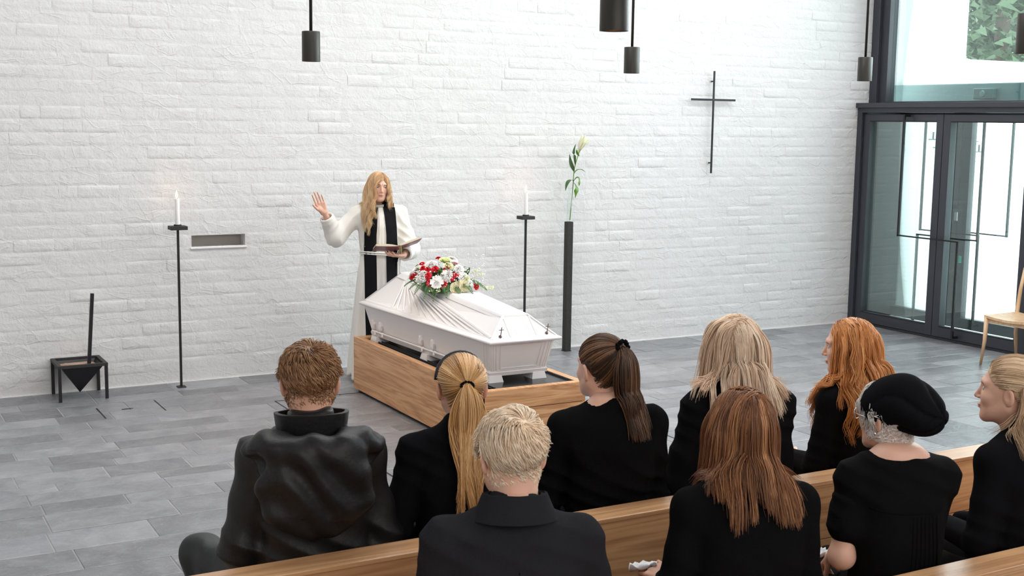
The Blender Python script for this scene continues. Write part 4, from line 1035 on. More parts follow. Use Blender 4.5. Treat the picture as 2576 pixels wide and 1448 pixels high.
def flow_hair(T, coll, n, length, seed, part=0.012, wave=.006, wfreq=28, damp=.55, guides=120, vol=.012, rad=.0016, layer=(.7, 1.0), fr=.085, nape=-.05, S=18,
              spread=.75, back=0.0, tones=(.2, .8), tipcurl=0.0, crown=(0, -.42, .88), bias=None, lenfn=None, latf=.06, ymax=None, lwave=0.0, lfreq=14.0):
    """long loose hair: guides fall under gravity, slide over head and clothes; strands follow them"""
    rg = np.random.default_rng(seed); R_, O_ = T
    G, N_ = scalp_roots(guides * 3, rg, nape, fr); kp = np.ones(len(G), bool) if ymax is None else G[:, 1] < ymax; G, N_ = G[kp][:guides], N_[kp][:guides]; guides = len(G); c = A_(crown); c /= np.linalg.norm(c); q = (G - A_((0, -.012, .030))) / A_((.076, .097, .086)); q /= np.linalg.norm(q, axis=1, keepdims=True)
    away = q - c * (q @ c)[:, None]; away /= (np.linalg.norm(away, axis=1, keepdims=True) + 1e-6)
    wf = np.clip((q[:, 1] - c[1] / 1.0) * 1.6, 0, 1) * np.clip(q[:, 2] * 2, 0, 1)
    sidev = np.stack([np.where(G[:, 0] > part, 1.0, -1.0), 0 * wf - .25 - back, -.3 + 0 * wf], -1)
    dr = away * (1 - wf)[:, None] + sidev * wf[:, None]; dr[:, 2] -= .5 * (1 - np.clip(q[:, 2], 0, 1)); dr[:, 1] -= back * .5
    dr -= N_ * (dr * N_).sum(1, keepdims=True); dr += N_ * .10; dr /= np.linalg.norm(dr, axis=1, keepdims=True)
    P = G @ R_.T + O_; D = dr @ R_.T; Ls = length * rg.uniform(*layer, size=guides)
    if lenfn is not None: Ls = Ls * lenfn(G)
    off = .004 + vol * rg.uniform(.1, 1.0, guides) * np.clip(1 - 0 * wf, 0, 1); ph = rg.uniform(0, 6.28, guides); path = [P.copy()]; st = Ls / (S - 1)
    for k in range(S - 1):
        g_ = np.array([[0, 0, -1.0]]) * (.25 + .5 * min(1, k / 5)); D = D * damp + g_ * (1 - damp) * 2
        if bias is not None: D = D + bias(P, G, k / S)
        D /= np.linalg.norm(D, axis=1, keepdims=True); lat = np.cross(D, N_ @ R_.T); lat /= (np.linalg.norm(lat, axis=1, keepdims=True) + 1e-6)
        P2 = P + D * st[:, None] + lat * (np.sin(k * st * wfreq * 3 + ph) * wave * min(1, k / 5))[:, None] * .4
        for _ in range(3):
            f = P2.astype(np.float32); d = coll(f); g = grad(coll, f); low = (P2[:, 2] < O_[2] - .10)
            g = np.where(low[:, None], g * np.array([latf, 1, .8]), g); m = np.maximum(0, off * (1 if k > 2 else (k + 1) / 4) - d); P2 = P2 + g * m[:, None]
        D = P2 - P; D /= (np.linalg.norm(D, axis=1, keepdims=True) + 1e-9); P = P2; path.append(P.copy())
    GP = np.stack(path, 1)
    for _ in range(3): GP[:, 1:-1] = GP[:, :-2] * .25 + GP[:, 1:-1] * .5 + GP[:, 2:] * .25
    if lwave:      # soft waves that grow toward the tips, shared by each lock
        tt = np.linspace(0, 1, S)[None, :, None]; dd_ = np.gradient(GP, axis=1); dd_ /= (np.linalg.norm(dd_, axis=2, keepdims=True) + 1e-9)
        sd = np.cross(dd_, (N_ @ R_.T)[:, None, :] + np.zeros_like(dd_)); sd /= (np.linalg.norm(sd, axis=2, keepdims=True) + 1e-6)
        GP = GP + (sd * np.sin(tt * lfreq + ph[:, None, None]) + dd_[..., [1, 0, 2]] * .3 * np.cos(tt * lfreq + ph[:, None, None])) * lwave * tt ** 1.3
    if tipcurl:
        t = np.linspace(0, 1, S)[None, :, None]; c_ = GP.mean(0, keepdims=True); o = GP - c_; o[..., 2] = 0; GP = GP + o / (np.linalg.norm(o, axis=2, keepdims=True) + 1e-6) * tipcurl * t ** 5
    V, NV = scalp_roots(n * (1 if ymax is None else 3), rg, nape, fr)
    if ymax is not None: V = V[V[:, 1] < ymax][:n]; n = len(V)
    sep = np.where((V[:, None, 0] > part) == (G[None, :, 0] > part), 0, .003 * (V[:, 1] > -.03)[:, None])
    near = ((V[:, None, :] - G[None, :, :]) ** 2).sum(2) + sep; kk = near.argsort(1)[:, :2]; gi = np.where(rg.random(n) < .72, kk[:, 0], kk[:, 1])
    r0 = V @ R_.T + O_; t = np.linspace(0, 1, S)[None, :, None]; jit = rg.normal(size=(n, 3)) * .007
    paths = GP[gi] + (r0 - GP[gi, 0])[:, None, :] * (1 - t * spread) + jit[:, None, :] * t
    paths += (np.sin(t * 9 + rg.uniform(0, 6.28, (n, 1, 1))) * .002) * rg.normal(size=(n, 1, 3)) * t
    mult = rg.uniform(.86, 1.0, n)[:, None, None]; paths = paths * 1.0
    F = paths.reshape(-1, 3).astype(np.float32); need = (.004 + .006 * rg.random((n, 1)) * np.ones((1, S))).reshape(-1)
    for _ in range(2): d = coll(F); F = F + grad(coll, F) * np.maximum(0, need - d)[:, None]
    paths = F.reshape(paths.shape)
    gt = rg.uniform(tones[0], tones[1], guides); tn = np.clip(gt[gi] * .6 + .4 * rg.uniform(tones[0], tones[1], n) + rg.normal(size=n) * .08, 0, 1)
    return paths, rg.uniform(.6, 1.25, n) * rad, tn
def short_hair(T, n, length, seed, rad=.0013, lift=.25, swirl=.8, crown=(0, -.45, .9), tones=(.2, .8), nape=-.07, fr=.085, S=6, thick=.010):
    rg = np.random.default_rng(seed); R_, O_ = T; root, N_ = scalp_roots(n, rg, nape, fr); V = (root - A_((0, -.012, .030))) / A_((.076, .097, .086)); V /= np.linalg.norm(V, axis=1, keepdims=True)
    c = A_(crown); c /= np.linalg.norm(c); away = V - c * (V @ c)[:, None]; away /= (np.linalg.norm(away, axis=1, keepdims=True) + 1e-6)
    cl = np.floor(V * 6.5 + rg.normal(size=(n, 3)) * .10).astype(int); h_ = np.sin(cl[:, 0] * 12.9898 + cl[:, 1] * 78.233 + cl[:, 2] * 37.719) * 43758.5; h_ = h_ - np.floor(h_)
    sw = np.cross(c, away); D = away + sw * (swirl * np.exp(-2.2 * (1 - (V @ c))))[:, None] + rg.normal(size=(n, 3)) * .15 + sw * ((h_ - .5) * .9)[:, None]
    D[:, 2] -= .3; D -= N_ * (D * N_).sum(1, keepdims=True); D /= np.linalg.norm(D, axis=1, keepdims=True)
    path = [root]; p = root; L_ = length * rg.uniform(.6, 1.1, n) * np.clip(.62 + .55 * V[:, 2], .30, 1.1); dd = D + N_ * lift; off = (.003 + thick * (.3 + .7 * h_) * rg.uniform(.5, 1, n)) * np.clip(.75 + V[:, 2], .3, 1.3)
    for k in range(S - 1):
        p = p + dd * (L_ / (S - 1))[:, None]; f = p.astype(np.float32); d = head_fn(f); g = grad(head_fn, f); p = p + g * np.clip(off * min(1, (k + 1) / 2.5) - d, -.003, .02)[:, None]; dd = dd - g * (dd * g).sum(1, keepdims=True) * .8; dd /= np.linalg.norm(dd, axis=1, keepdims=True); path.append(p)
    paths = np.stack(path, 1)
    return paths @ R_.T + O_, rg.uniform(.7, 1.2, n) * rad, np.clip(tones[0] + (tones[1] - tones[0]) * h_ + rg.normal(size=n) * .14, 0, 1)
def pony_hair(T, n, tie, tail_len, seed, coll, rad=.0015, tones=(.2, .8), thick=.022, flare=.03, taildir=(0, -.5, -1), wave=.012, tn_n=900, nape=-.06, fr=.085, wfreq=3.5, upto=1.0):
    """combed tight to a tie point, then a hanging tail"""
    rg = np.random.default_rng(seed); R_, O_ = T; root, N_ = scalp_roots(n, rg, nape, fr); tie = A_(tie); S = 12; t = np.linspace(0, 1, S) * upto
    cen = A_((0, -.012, .020)); a_ = root - cen; ra = np.linalg.norm(a_, axis=1); a_ /= ra[:, None]; tv = tie - cen; rt = np.linalg.norm(tv); tv = tv / rt
    om = np.arccos(np.clip(a_ @ tv, -.999, .999)); so = np.sin(om)[:, None]; pth = []
    lay = rg.uniform(.004, .010, n)
    for q in t:
        d_ = np.sin((1 - q) * om)[:, None] / so * a_ + np.sin(q * om)[:, None] / so * tv; p = (cen + d_ * (ra * (1 - q) + rt * q)[:, None]).astype(np.float32)
        if q < .97:
            for _ in range(2): p = p + grad(head_fn, p) * (np.where(q == 0, 0, lay * (1 + 1.0 * q)) - head_fn(p))[:, None]
        pth.append(p)
    path = np.stack(pth, 1)
    V = a_
    W1 = path @ R_.T + O_; tw = tie @ R_.T + O_
    gr = rg.normal(size=(tn_n, 3)); gr /= np.linalg.norm(gr, axis=1, keepdims=True); gr *= rg.random((tn_n, 1)) ** .5
    S2 = 22; P = tw + gr * thick * .5; D = np.tile(A_(taildir) @ R_.T, (tn_n, 1)) + gr * .35; D /= np.linalg.norm(D, axis=1, keepdims=True)
    Ls = tail_len * rg.uniform(.72, 1.03, tn_n) / (S2 - 1); off = .004 + thick * 1.6 * rg.random(tn_n); pp = [P.copy()]
    ph = np.round(gr[:, 0] * 2.2) * 1.3
    for k in range(S2 - 1):
        D = D * .70 + np.array([0, 0, -.42]); D /= np.linalg.norm(D, axis=1, keepdims=True); P2 = P + D * Ls[:, None]
        d = coll(P2.astype(np.float32)); g = grad(coll, P2.astype(np.float32)); P2 = P2 + g * np.maximum(0, off - d)[:, None] * .6; D = P2 - P; D /= np.linalg.norm(D, axis=1, keepdims=True); P = P2; pp.append(P.copy())
    W2 = np.stack(pp, 1); t2 = np.linspace(0, 1, S2)[None, :]
    latx = R_[:, 0]; bulge = np.sin(np.clip(t2 * 1.25, 0, 1) * PI) * flare
    W2 = W2 + latx[None, None, :] * ((gr[:, :1] * bulge) + np.sin(t2 * wfreq * 2 + ph[:, None]) * wave * t2)[..., None]
    q = rg.uniform(tones[0], tones[1], 24); cl = np.clip(((gr[:, 0] + 1) * 12).astype(int), 0, 23)
    t_tail = np.clip(q[cl] + rg.normal(size=tn_n) * .12, 0, 1); ang = np.clip(((np.arctan2(V[:, 0], V[:, 2]) + PI) / (2 * PI) * 24).astype(int), 0, 23)
    return (W1, rg.uniform(.7, 1.2, n) * rad, np.clip(q[ang] + rg.normal(size=n) * .12, 0, 1)), (W2, rg.uniform(.7, 1.3, tn_n) * rad * 1.15, t_tail)
def scalp_cap(T, off=.001, nape=-.06, fr=.085, h=.006):
    """under-layer of hair on the scalp"""
    def f(P):
        x = P.copy(); d = np.minimum(ell(P, (0, -.012, .032), (.075 + off, .095 + off, .084 + off)), cone(P, (0, -.020, -.05), (0, -.040, -.20), .050 + off * .6, .050 + off * .6))
        return smax(d, (hair_limit(P[..., 1], nape, fr) - P[..., 2]) * .6, .006).astype(np.float32)
    V, Q = surf(f, (-.10, -.13, -.11), (.10, .11, .14), h); return V @ T[0].T + T[1], Q
def hair_object(name, parent, m, parts, cap=None, captone=.15, tip=0.0):
    Vs, Qs, Ts, o = [], [], [], 0
    for pth, rad, tn in parts:
        V, Q, t = fiber_mesh(pth, rad, tn, tip); Vs.append(V); Qs.append(Q + o); Ts.append(t); o += len(V)
    if cap: Vs.append(cap[0]); Qs.append(cap[1] + o); Ts.append(np.full(len(cap[0]), captone)); o += len(cap[0])
    return np_mesh(name, np.concatenate(Vs), np.concatenate(Qs), m, parent, tone=np.concatenate(Ts))

# ---------------------------------------------------------------- materials for people
SK = mat('skin', (.66, .36, .25), .48, sss=.25, bump=.0003, bscale=250); SKP = mat('skin_pale', (.76, .45, .33), .48, sss=.25, bump=.0003, bscale=250)
LIP = mat('lips', (.60, .24, .22), .4); BROW = mat('brow', (.24, .14, .08), .7); EYEW = mat('eye_white', (.55, .50, .48), .3); IRIS = mat('iris', (.06, .09, .12), .15)
BLK = cloth('black_knit', (.0065, .0065, .007), .9, .0012, 240); BLK2 = cloth('black_wool', (.0075, .0075, .009), .88, .0008, 420)
BLKF = cloth('black_fabric', (.0065, .0065, .007), .75, .0010, 60); NYL = mat('black_nylon', (.007, .007, .008), .50, bump=.002, bscale=45, spec=.35)
CHAR = cloth('charcoal_wool', (.022, .022, .025), .92, .0012, 300); SKIRT = cloth('dark_grey_skirt', (.016, .015, .017), .8, .0012, 200)
TROU = mat('dark_trousers', (.009, .012, .013), .55, bump=.001, bscale=60)
SHOE = mat('black_shoe', (.012, .012, .012), .35); TISS = mat('white_tissue', (.80, .79, .80), .85, bump=.002, bscale=60)

# ---------------------------------------------------------------- seated mourner
BASE = [(-.02, 0, .02, .185, .150), (.10, 0, .0, .175, .135), (.26, 0, -.022, .148, .108), (.40, 0, -.020, .160, .112), (.50, 0, -.015, .168, .108), (.575, 0, -.012, .150, .092), (.62, 0, -.014, .105, .074), (.655, 0, -.02, .066, .058), (.68, 0, -.022, .054, .052)]
def torso_fn(sw=1.0, dp=1.0, arms=(), sleeve=(.052, .046, .036), neck=.665, folds=0.0, fseed=0, extra=None, sh=.175, shz=.545, lean=0.0, sl_end=1.0, up=.025):
    st = [(z + up * min(1, max(0, (z - .26) / .3)), cx, cy + lean * max(0, z), rx * (sw if z < .6 else 1 + (sw - 1) * .4), ry * (dp if z < .6 else 1 + (dp - 1) * .4)) for z, cx, cy, rx, ry in BASE if z <= neck + .02]; shz = shz + up
    r_ = np.random.default_rng(fseed); W = r_.normal(size=(5, 3)) * np.array([9, 9, 17]); PH = r_.uniform(0, 6, 5)
    def f(P):
        d = loft(P, st)
        for sg, (el, wr) in zip((-1, 1), arms):
            s0 = (sg * (sh - .015) * sw, -.01 + lean * .5, shz)
            if sl_end == 0: el = tuple(A_(s0) + (A_(el) - A_(s0)) * .60)
            a = smin(cone(P, (sg * .06, -.012 + lean * .5, shz + .028), s0, .050, sleeve[0] * 1.04), cone(P, s0, el, sleeve[0], sleeve[1]), .03)
            w2 = A_(el) + (A_(wr) - A_(el)) * sl_end
            if sl_end > 0: a = smin(a, cone(P, el, w2, sleeve[1] * .98, sleeve[1] + (sleeve[2] - sleeve[1]) * sl_end), .02)
            d = smin(d, a, .028)
        if extra: d = extra(P, d)
        if folds:
            q = 0
            for i in range(5): q = q + np.sin(P @ W[i].astype(np.float32) + PH[i] + 2.0 * np.sin(P[..., 2] * 14 + i)) * .2
            d = d - folds * 1.3 + folds * 1.5 * q; d = d + folds * 1.2 * np.abs(np.sin(P[..., 0] * 21 + P[..., 2] * 26 + 2.5 * np.sin(P[..., 2] * 13 + fseed)))
            q2 = np.abs(np.sin(P[..., 2] * 42 + 3 * np.sin(P[..., 0] * 8 + fseed) + P[..., 1] * 9)); d = d - folds * .5 * (q2 - .5) * np.clip((.34 - P[..., 2]) * 6, 0, 1)
        return d.astype(np.float32)
    return f
def legs_fn(knees, rad=(.088, .066, .052), foot=None, skirt=False):
    def f(P):
        d = loft(P, [(-.02, 0, .0, .18, .14), (.06, 0, .0, .18, .14), (.14, 0, -.0, .16, .12)])
        for sg, (kn, an) in zip((-1, 1), knees):
            d = smin(d, cone(P, (sg * .085, .02, .085), kn, rad[0], rad[1]), .03); d = smin(d, cone(P, kn, an, rad[1], rad[2]), .02)
        if skirt:
            k0, k1 = A_(knees[0][0]), A_(knees[1][0]); m = (k0 + k1) / 2
            for t in (.3, .5, .7): q = k0 + (k1 - k0) * t; d = smin(d, cone(P, (0, .02, .08), q - A_((0, 0, .01)), .095, .070), .05); d = smin(d, cone(P, q, q + A_((0, .06, -.34)), .068, .08), .06)
        fo = .004 * np.sin(P[..., 0] * 60 + 4 * np.sin(P[..., 1] * 9) + P[..., 2] * 20) + .003 * np.sin(P[..., 1] * 45 + P[..., 0] * 30)
        return (d + fo * (1.3 if skirt else .6)).astype(np.float32)
    return f
LAP = (((-.225, -.02, .31), (-.07, .26, .25)), ((.225, -.02, .31), (.07, .26, .25)))
KN = (((-.10, .44, .12), (-.10, .47, -.36)), ((.10, .44, .10), (.10, .47, -.36)))
SEAT = .470
def mourner(label, x, y, yaw, top, head=(0, 0), hpos=(0, .03), sex='f', top_mat=None, top_name='sweater', bot_mat=None, bot_name='skirt', arms=LAP, knees=KN, tors=None, skin=None,
            hair=None, neck_skin=True, hands=None, sleeve_skin=False, collar=None, hgt=.008, hh=.0042, skirt=True, hroll=0.0):
    k = (top - SEAT) / .892
    root = thing('person', label, 'person', (x, y, SEAT), yaw, 'seated mourners'); root.scale = (k, k, k)
    tors = dict(tors or {}); tf = torso_fn(arms=arms, **tors)
    R_ = rotm(head[0], head[1], hroll); O_ = A_((hpos[0], hpos[1], .775)); T = (R_, O_)
    skin = skin or SK
    V, Q = surf(tf, (-.36, -.26, -.04), (.36, .46, .72), hgt); np_mesh(top_name, V, Q, top_mat, root)
    lf = legs_fn(knees, skirt=skirt); kx = max(abs(kn[0][0]) for kn in knees) + .14
    V, Q = surf(lf, (-max(kx, .26), -.20, -.43), (max(kx, .26), .66, .22), .014); np_mesh(bot_name, V, Q, bot_mat, root)
    parts = [head_mesh(T, sex == 'm', hh)]
    coarse = torso_fn(arms=arms, sw=tors.get('sw', 1) * .88, dp=tors.get('dp', 1) * .84, sleeve=(.030, .026, .020), neck=.665, sh=tors.get('sh', .175), lean=tors.get('lean', 0), up=tors.get('up', .025))
    cv = surf(lambda P: smin(coarse(P), legs_fn(knees, (.07, .05, .04))(P), .02), (-.36, -.24, -.42), (.36, .66, .70), .022); parts.append(cv)
    if hands:
        for hd in hands: parts.append(hand_mesh(*hd[0], **hd[1]))
    V, Q, mi = join(parts); body = np_mesh('body', V, Q, [skin, LIP, BROW], root, mi)
    eyes = MB()
    for sx in (-1, 1):
        c = R_ @ A_((sx * .031, .0738, .008)) + O_; mb = MB(); mb.lathe([(.0, -.0115), (.008, -.008), (.0115, 0), (.008, .008), (0, .0115)], tuple(map(float, c)), 12); mb.build('eye', EYEW, root, smooth=True)
    for sx in (-1, 1):      # shoes on the floor
        an = A_(knees[(sx + 1) // 2][1]); z = -SEAT / k
        sv = surf(lambda P: smin(ell(P, (an[0], an[1] + .07, z + .035), (.045, .125, .04)), cone(P, (an[0], an[1], z + .05), an, .045, .045), .03), (an[0] - .08, an[1] - .10, z), (an[0] + .08, an[1] + .22, an[2] + .06), .016); np_mesh('shoe', sv[0], sv[1], SHOE, root)
    coll = lambda P: np.minimum(head_fn((P - O_) @ R_), tf(P))
    if hair: hair(root, T, coll, tf)
    return root, T, tf, k
def ring_collar(root, name, m, z0, z1, r0, r1, c=(0, -.022), thick=.006, open_front=0.0, tilt=0.0, sy=.95, n=40):
    """fabric band round the neck"""
    V = []; F = []; a0 = open_front
    for i in range(n + 1):
        a = PI / 2 + a0 + (2 * PI - 2 * a0) * i / n; ca, sa = math.cos(a), math.sin(a) * sy; w_ = .002 * math.sin(a * 7)
        tz = -tilt * sa
        for r, z in ((r0, z0), (r1 + w_, z1), (r1 + thick + w_, z1 - .001), (r0 + thick, z0)): V.append((c[0] + r * ca, c[1] + r * sa, z + tz))
    for i in range(n):
        p, q = i * 4, i * 4 + 4
        for k in range(4): F.append((p + k, q + k, q + (k + 1) % 4, p + (k + 1) % 4))
    o = MB().add(V, F).build(name, m, root, smooth=True); smooth_angle(o, 50); return o
# ================================================================ MOURNERS
H_man = hairmat('reddish_brown_hair', (.10, .042, .018), (.26, .125, .055), (.46, .27, .14))
H_gold = hairmat('golden_hair', (0.282, 0.128, 0.045), (0.640, 0.358, 0.141), (0.947, 0.640, 0.333))
H_white = hairmat('white_blond_hair', (.60, .40, .25), (.86, .65, .45), (.95, .82, .65))
H_dark = hairmat('dark_brown_hair', (0.028, 0.014, 0.009), (0.109, 0.054, 0.028), (0.346, 0.166, 0.077))
H_blonde = hairmat('ash_blonde_hair', (.42, .27, .17), (.80, .58, .41), (.95, .82, .66))
H_red = hairmat('copper_hair', (0.256, 0.077, 0.019), (0.640, 0.243, 0.061), (0.896, 0.486, 0.205))
H_brown = hairmat('auburn_brown_hair', (0.064, 0.026, 0.013), (0.256, 0.102, 0.041), (0.602, 0.294, 0.128))
H_rb = hairmat('dark_blonde_hair', (0.333, 0.205, 0.115), (0.640, 0.448, 0.282), (0.896, 0.691, 0.486))
H_priest = hairmat('strawberry_blonde_hair', (.40, .205, .105), (.78, .48, .25), (.95, .75, .47))

# --- 1 man with jacket and hood
def h1(root, T, coll, tf):
    hair_object('hair', root, H_man, [short_hair(T, 6500, .055, 1, .0016, .3, 1.0, (.02, -.30, .9), (.15, .85), -.105, .07, thick=.018)], scalp_cap(T, .0015, -.105, .07), .35)
r1, T1, tf1, k1 = mourner('man with short reddish brown hair wearing a black hooded rain jacket', 1.278, 3.56, -.27, 1.401, (-.05, -.08), (0, .04), 'm', NYL, 'jacket', TROU, 'trousers',
    arms=(((-.215, -.03, .30), (-.17, .21, .22)), ((.205, -.0, .30), (.12, .25, .22))), knees=(((-.33, .38, .15), (-.26, .44, -.34)), ((.14, .42, .10), (.12, .45, -.36))),
    tors=dict(sw=1.02, dp=1.15, sleeve=(.060, .058, .045), folds=.0075, fseed=3, sh=.165, neck=.66), hair=h1, skirt=False)
def hoodf(P):     # hood lying on the upper back: a sagging pouch below a standing collar
    pouch = ell(P, (0, -.150, .500), (.165, .048, .150)); lap = smin(ell(P, (-.115, -.095, .615), (.075, .060, .045)), ell(P, (.115, -.095, .615), (.075, .060, .045)), .03)
    d = smin(pouch, lap, .03); d = smin(d, ell(P, (0, -.150, .605), (.150, .045, .050)), .03)
    d = smin(d, cone(P, (-.18, -.06, .605), (-.05, -.175, .44), .022, .018), .02); d = smin(d, cone(P, (.18, -.06, .605), (.05, -.175, .42), .022, .018), .02)
    d = d + .006 * np.sin(P[..., 2] * 55 + 6 * np.sin(P[..., 0] * 13)) + .004 * np.sin(P[..., 0] * 60 + P[..., 2] * 30)
    return smax(d, -cone(P, (0, -.02, .55), (0, -.02, .85), .075, .095), .015).astype(np.float32)
V, Q = surf(hoodf, (-.26, -.26, .30), (.26, .06, .72), .007); V[:, 2] += .015; V[:, 1] -= .028; np_mesh('hood', V, Q, NYL, r1)
ring_collar(r1, 'collar', NYL, .62, .705, .088, .098, (0, -.025), .012, .5, .012)
MB().lathe([(0, 0), (.004, .001), (.004, .003), (0, .004)], (-.155, -.10, .640), 8).build('snap_button', mat('brass', (.5, .36, .12), .3, metal=1), r1)

# --- 2 woman with golden ponytail and black hairband
def h2(root, T, coll, tf):
    a, b = pony_hair(T, 2600, (0, -.118, .030), .43, 2, coll, .0015, (.25, .85), .026, .042, (0, -.5, -.6), .016, 1500)
    hair_object('hair', root, H_gold, [a, b], scalp_cap(T, .003), .35)
    R_, O_ = T; mb = MB(); pts = []
    for i in range(17):
        a_ = PI * (i / 16) ; p = A_((.086 * math.cos(a_), .018 + .01 * math.sin(a_), .030 + .094 * math.sin(a_))); pts.append(Vector(map(float, R_ @ p + O_)))
    mb.tube(pts, .0075, 8); mb.build('hairband', mat('black_satin', (.012, .012, .02), .3), root, smooth=True)
    c = R_ @ A_((0, -.122, .028)) + O_; mb = MB()
    for i in range(14):
        a_ = 2 * PI * i / 14; e = R_ @ A_((.021 * math.cos(a_), -.004 - .004 * (i % 2), .015 * math.sin(a_))); q = c + e; mb.lathe([(0, -.0055), (.0055, -.001), (.0055, .001), (0, .0055)], tuple(map(float, q)), 7)
    mb.build('hair_tie', BLKF, root, smooth=True)
mourner('woman with long golden ponytail and narrow black hairband', 1.80, 3.55, -.33, 1.328, (.02, -.06), (0, .04), 'f', BLK2, 'blazer', BLKF, 'trousers',
    arms=(((-.235, -.04, .31), (-.16, .20, .22)), ((.225, .0, .31), (.08, .26, .24))), tors=dict(sw=1.02, sleeve=(.055, .050, .040), folds=.004, fseed=5), hair=h2, skirt=False)

# --- 3 woman with dark ponytail
def h3(root, T, coll, tf):
    a, b = pony_hair(T, 2600, (.010, -.098, .085), .34, 3, coll, .0015, (.05, .75), .020, .030, (.0, -.75, -.2), .006, 1500)
    hair_object('hair', root, H_dark, [a, b], scalp_cap(T, .003), .1)
    R_, O_ = T; c = R_ @ A_((.012, -.108, .088)) + O_; mb = MB()
    for i in range(12):
        a_ = 2 * PI * i / 12; e = R_ @ A_((.022 * math.cos(a_), .004 * (i % 2), .022 * math.sin(a_))); q = c + e; mb.lathe([(0, -.010), (.009, -.004), (.009, .004), (0, .010)], tuple(map(float, q)), 8)
    mb.build('scrunchie', BLKF, root, smooth=True)
mourner('woman with high dark brown ponytail and loose black blouse', 2.362, 3.54, -.34, 1.350, (.42, -.04), (-.01, .05), 'f', BLK, 'blouse', BLKF, 'trousers',
    arms=(((-.235, -.02, .30), (-.13, .22, .22)), ((.185, .01, .30), (.10, .24, .22))), tors=dict(sw=.99, dp=1.12, sleeve=(.057, .053, .044), folds=.008, fseed=8, neck=.655), hair=h3, skirt=False, skin=SKP)

# --- 4 woman with shoulder-length ash blonde hair
def h4(root, T, coll, tf):
    p = flow_hair(T, coll, 3600, .33, 4, part=.0, wave=.005, vol=.020, rad=.0017, layer=(.85, 1.05), tones=(.25, .95), tipcurl=.018, back=.1)
    hair_object('hair', root, H_blonde, [p], scalp_cap(T, .002), .5)
mourner('woman with straight ash blonde shoulder-length hair and dark grey skirt', 2.950, 3.54, -.30, 1.386, (.0, -.05), (0, .05), 'f', BLK2, 'cardigan', SKIRT, 'skirt',
    arms=(((-.235, -.02, .29), (-.16, .20, .21)), ((.175, .01, .30), (.07, .26, .24))), knees=(((-.17, .46, .22), (-.25, .52, -.16)), ((.08, .44, .10), (.08, .47, -.36))), tors=dict(sw=.98, sleeve=(.053, .051, .046), folds=.005, fseed=12), hair=h4, skin=SKP)

# --- 5 red-haired woman in profile
def h5(root, T, coll, tf):
    p = flow_hair(T, coll, 4600, .50, 5, part=.005, wave=.028, wfreq=22, vol=.026, rad=.0016, layer=(.75, 1.0), tones=(.25, .9), back=.45, latf=.22, lwave=.016, lfreq=20, ymax=.058)
    hair_object('hair', root, H_red, [p], scalp_cap(T, .002), .5)
mourner('woman with long wavy copper red hair, hands folded in her lap', 3.56, 3.54, .02, 1.333, (.72, -.10), (-.005, .05), 'f', BLK, 'sweater', BLKF, 'trousers',
    arms=(((-.215, .0, .31), (-.115, .24, .275)), ((.215, .0, .31), (.02, .25, .26))), knees=(((-.03, .48, .21), (-.08, .56, -.16)), ((.10, .44, .12), (.10, .47, -.36))), tors=dict(sw=.98, sleeve=(.050, .046, .036), folds=.003, fseed=14), hair=h5, skirt=False, skin=SKP, hh=.0036,
    hands=(((( -.115, .24, .285), (.50, .80, -.05), (.35, -.3, -.9), 1.0, 1), dict(s=.90)), (((.02, .25, .265), (-.65, .72, -.10), (-.2, -.3, -.9), .9, -1), dict(s=.90))))

# --- 6 white haired man in charcoal coat
def h6(root, T, coll, tf):
    hair_object('hair', root, H_white, [short_hair(T, 7000, .070, 6, .0015, .22, 1.8, (.15, -.50, .75), (.25, .9), -.100, .07, thick=.018)], scalp_cap(T, .0015, -.100, .07), .6)
r6, T6, tf6, k6 = mourner('man with white blond hair in a charcoal coat, nearest the camera', 1.485, 2.64, -.38, 1.360, (.22, -.10), (0, .05), 'm', CHAR, 'coat', BLKF, 'trousers',
    arms=(((-.235, -.02, .30), (-.15, .23, .22)), ((.235, -.0, .30), (.15, .24, .22))), tors=dict(sw=1.10, dp=1.10, sleeve=(.062, .058, .046), folds=.0035, fseed=17, sh=.168), hair=h6, skirt=False, skin=SKP)
ring_collar(r6, 'collar', CHAR, .64, .702, .080, .068, (0, -.022), .008, .55, .010)
ring_collar(r6, 'collar_fold', CHAR, .640, .706, .104, .076, (0, -.030), .006, .6, .014)
V = []; F = []
for i in range(12):
    z = .57 - i * .04
    st = np.linspace(-.26, 0, 260); P = np.stack([0 * st, st, 0 * st + z], -1).astype(np.float32); dd = tf6(P); y_ = st[np.argmax(dd < 0)]
    V += [(-.0018, y_ - .0005, z), (.0018, y_ - .0005, z), (.0018, y_ + .004, z), (-.0018, y_ + .004, z)]
for i in range(11):
    for c in range(4): F.append((i * 4 + c, i * 4 + (c + 1) % 4, i * 4 + 4 + (c + 1) % 4, i * 4 + 4 + c))
MB().add(V, F).build('back_seam', BLK, r6)

# --- 7 woman with auburn brown straight hair
def h7(root, T, coll, tf):
    p = flow_hair(T, coll, 4600, .315, 7, part=-.02, wave=.004, vol=.014, rad=.0016, damp=.42, layer=(.90, 1.03), tones=(.10, .85), tipcurl=.012, back=.25)
    pth, rad, tn = p; hair_object('hair', root, H_brown, [(pth, rad, tn)], scalp_cap(T, .002), .4)
TIS = []
mourner('woman with straight auburn brown hair to the shoulder blades, holding a tissue', 2.222, 2.62, -.30, 1.356, (.36, -.06), (0, .05), 'f', BLK, 'sweater', BLKF, 'skirt',
    arms=(((-.215, -.02, .30), (-.150, .19, .280)), ((.200, .0, .30), (.12, .24, .24))), tors=dict(sw=1.0, dp=1.04, sleeve=(.052, .048, .038), folds=.003, fseed=21), hair=h7,
    hands=((((-.150, .19, .285), (-.30, .95, .10), (.5, -.1, -.85), .95, 1), dict(s=.92)),))

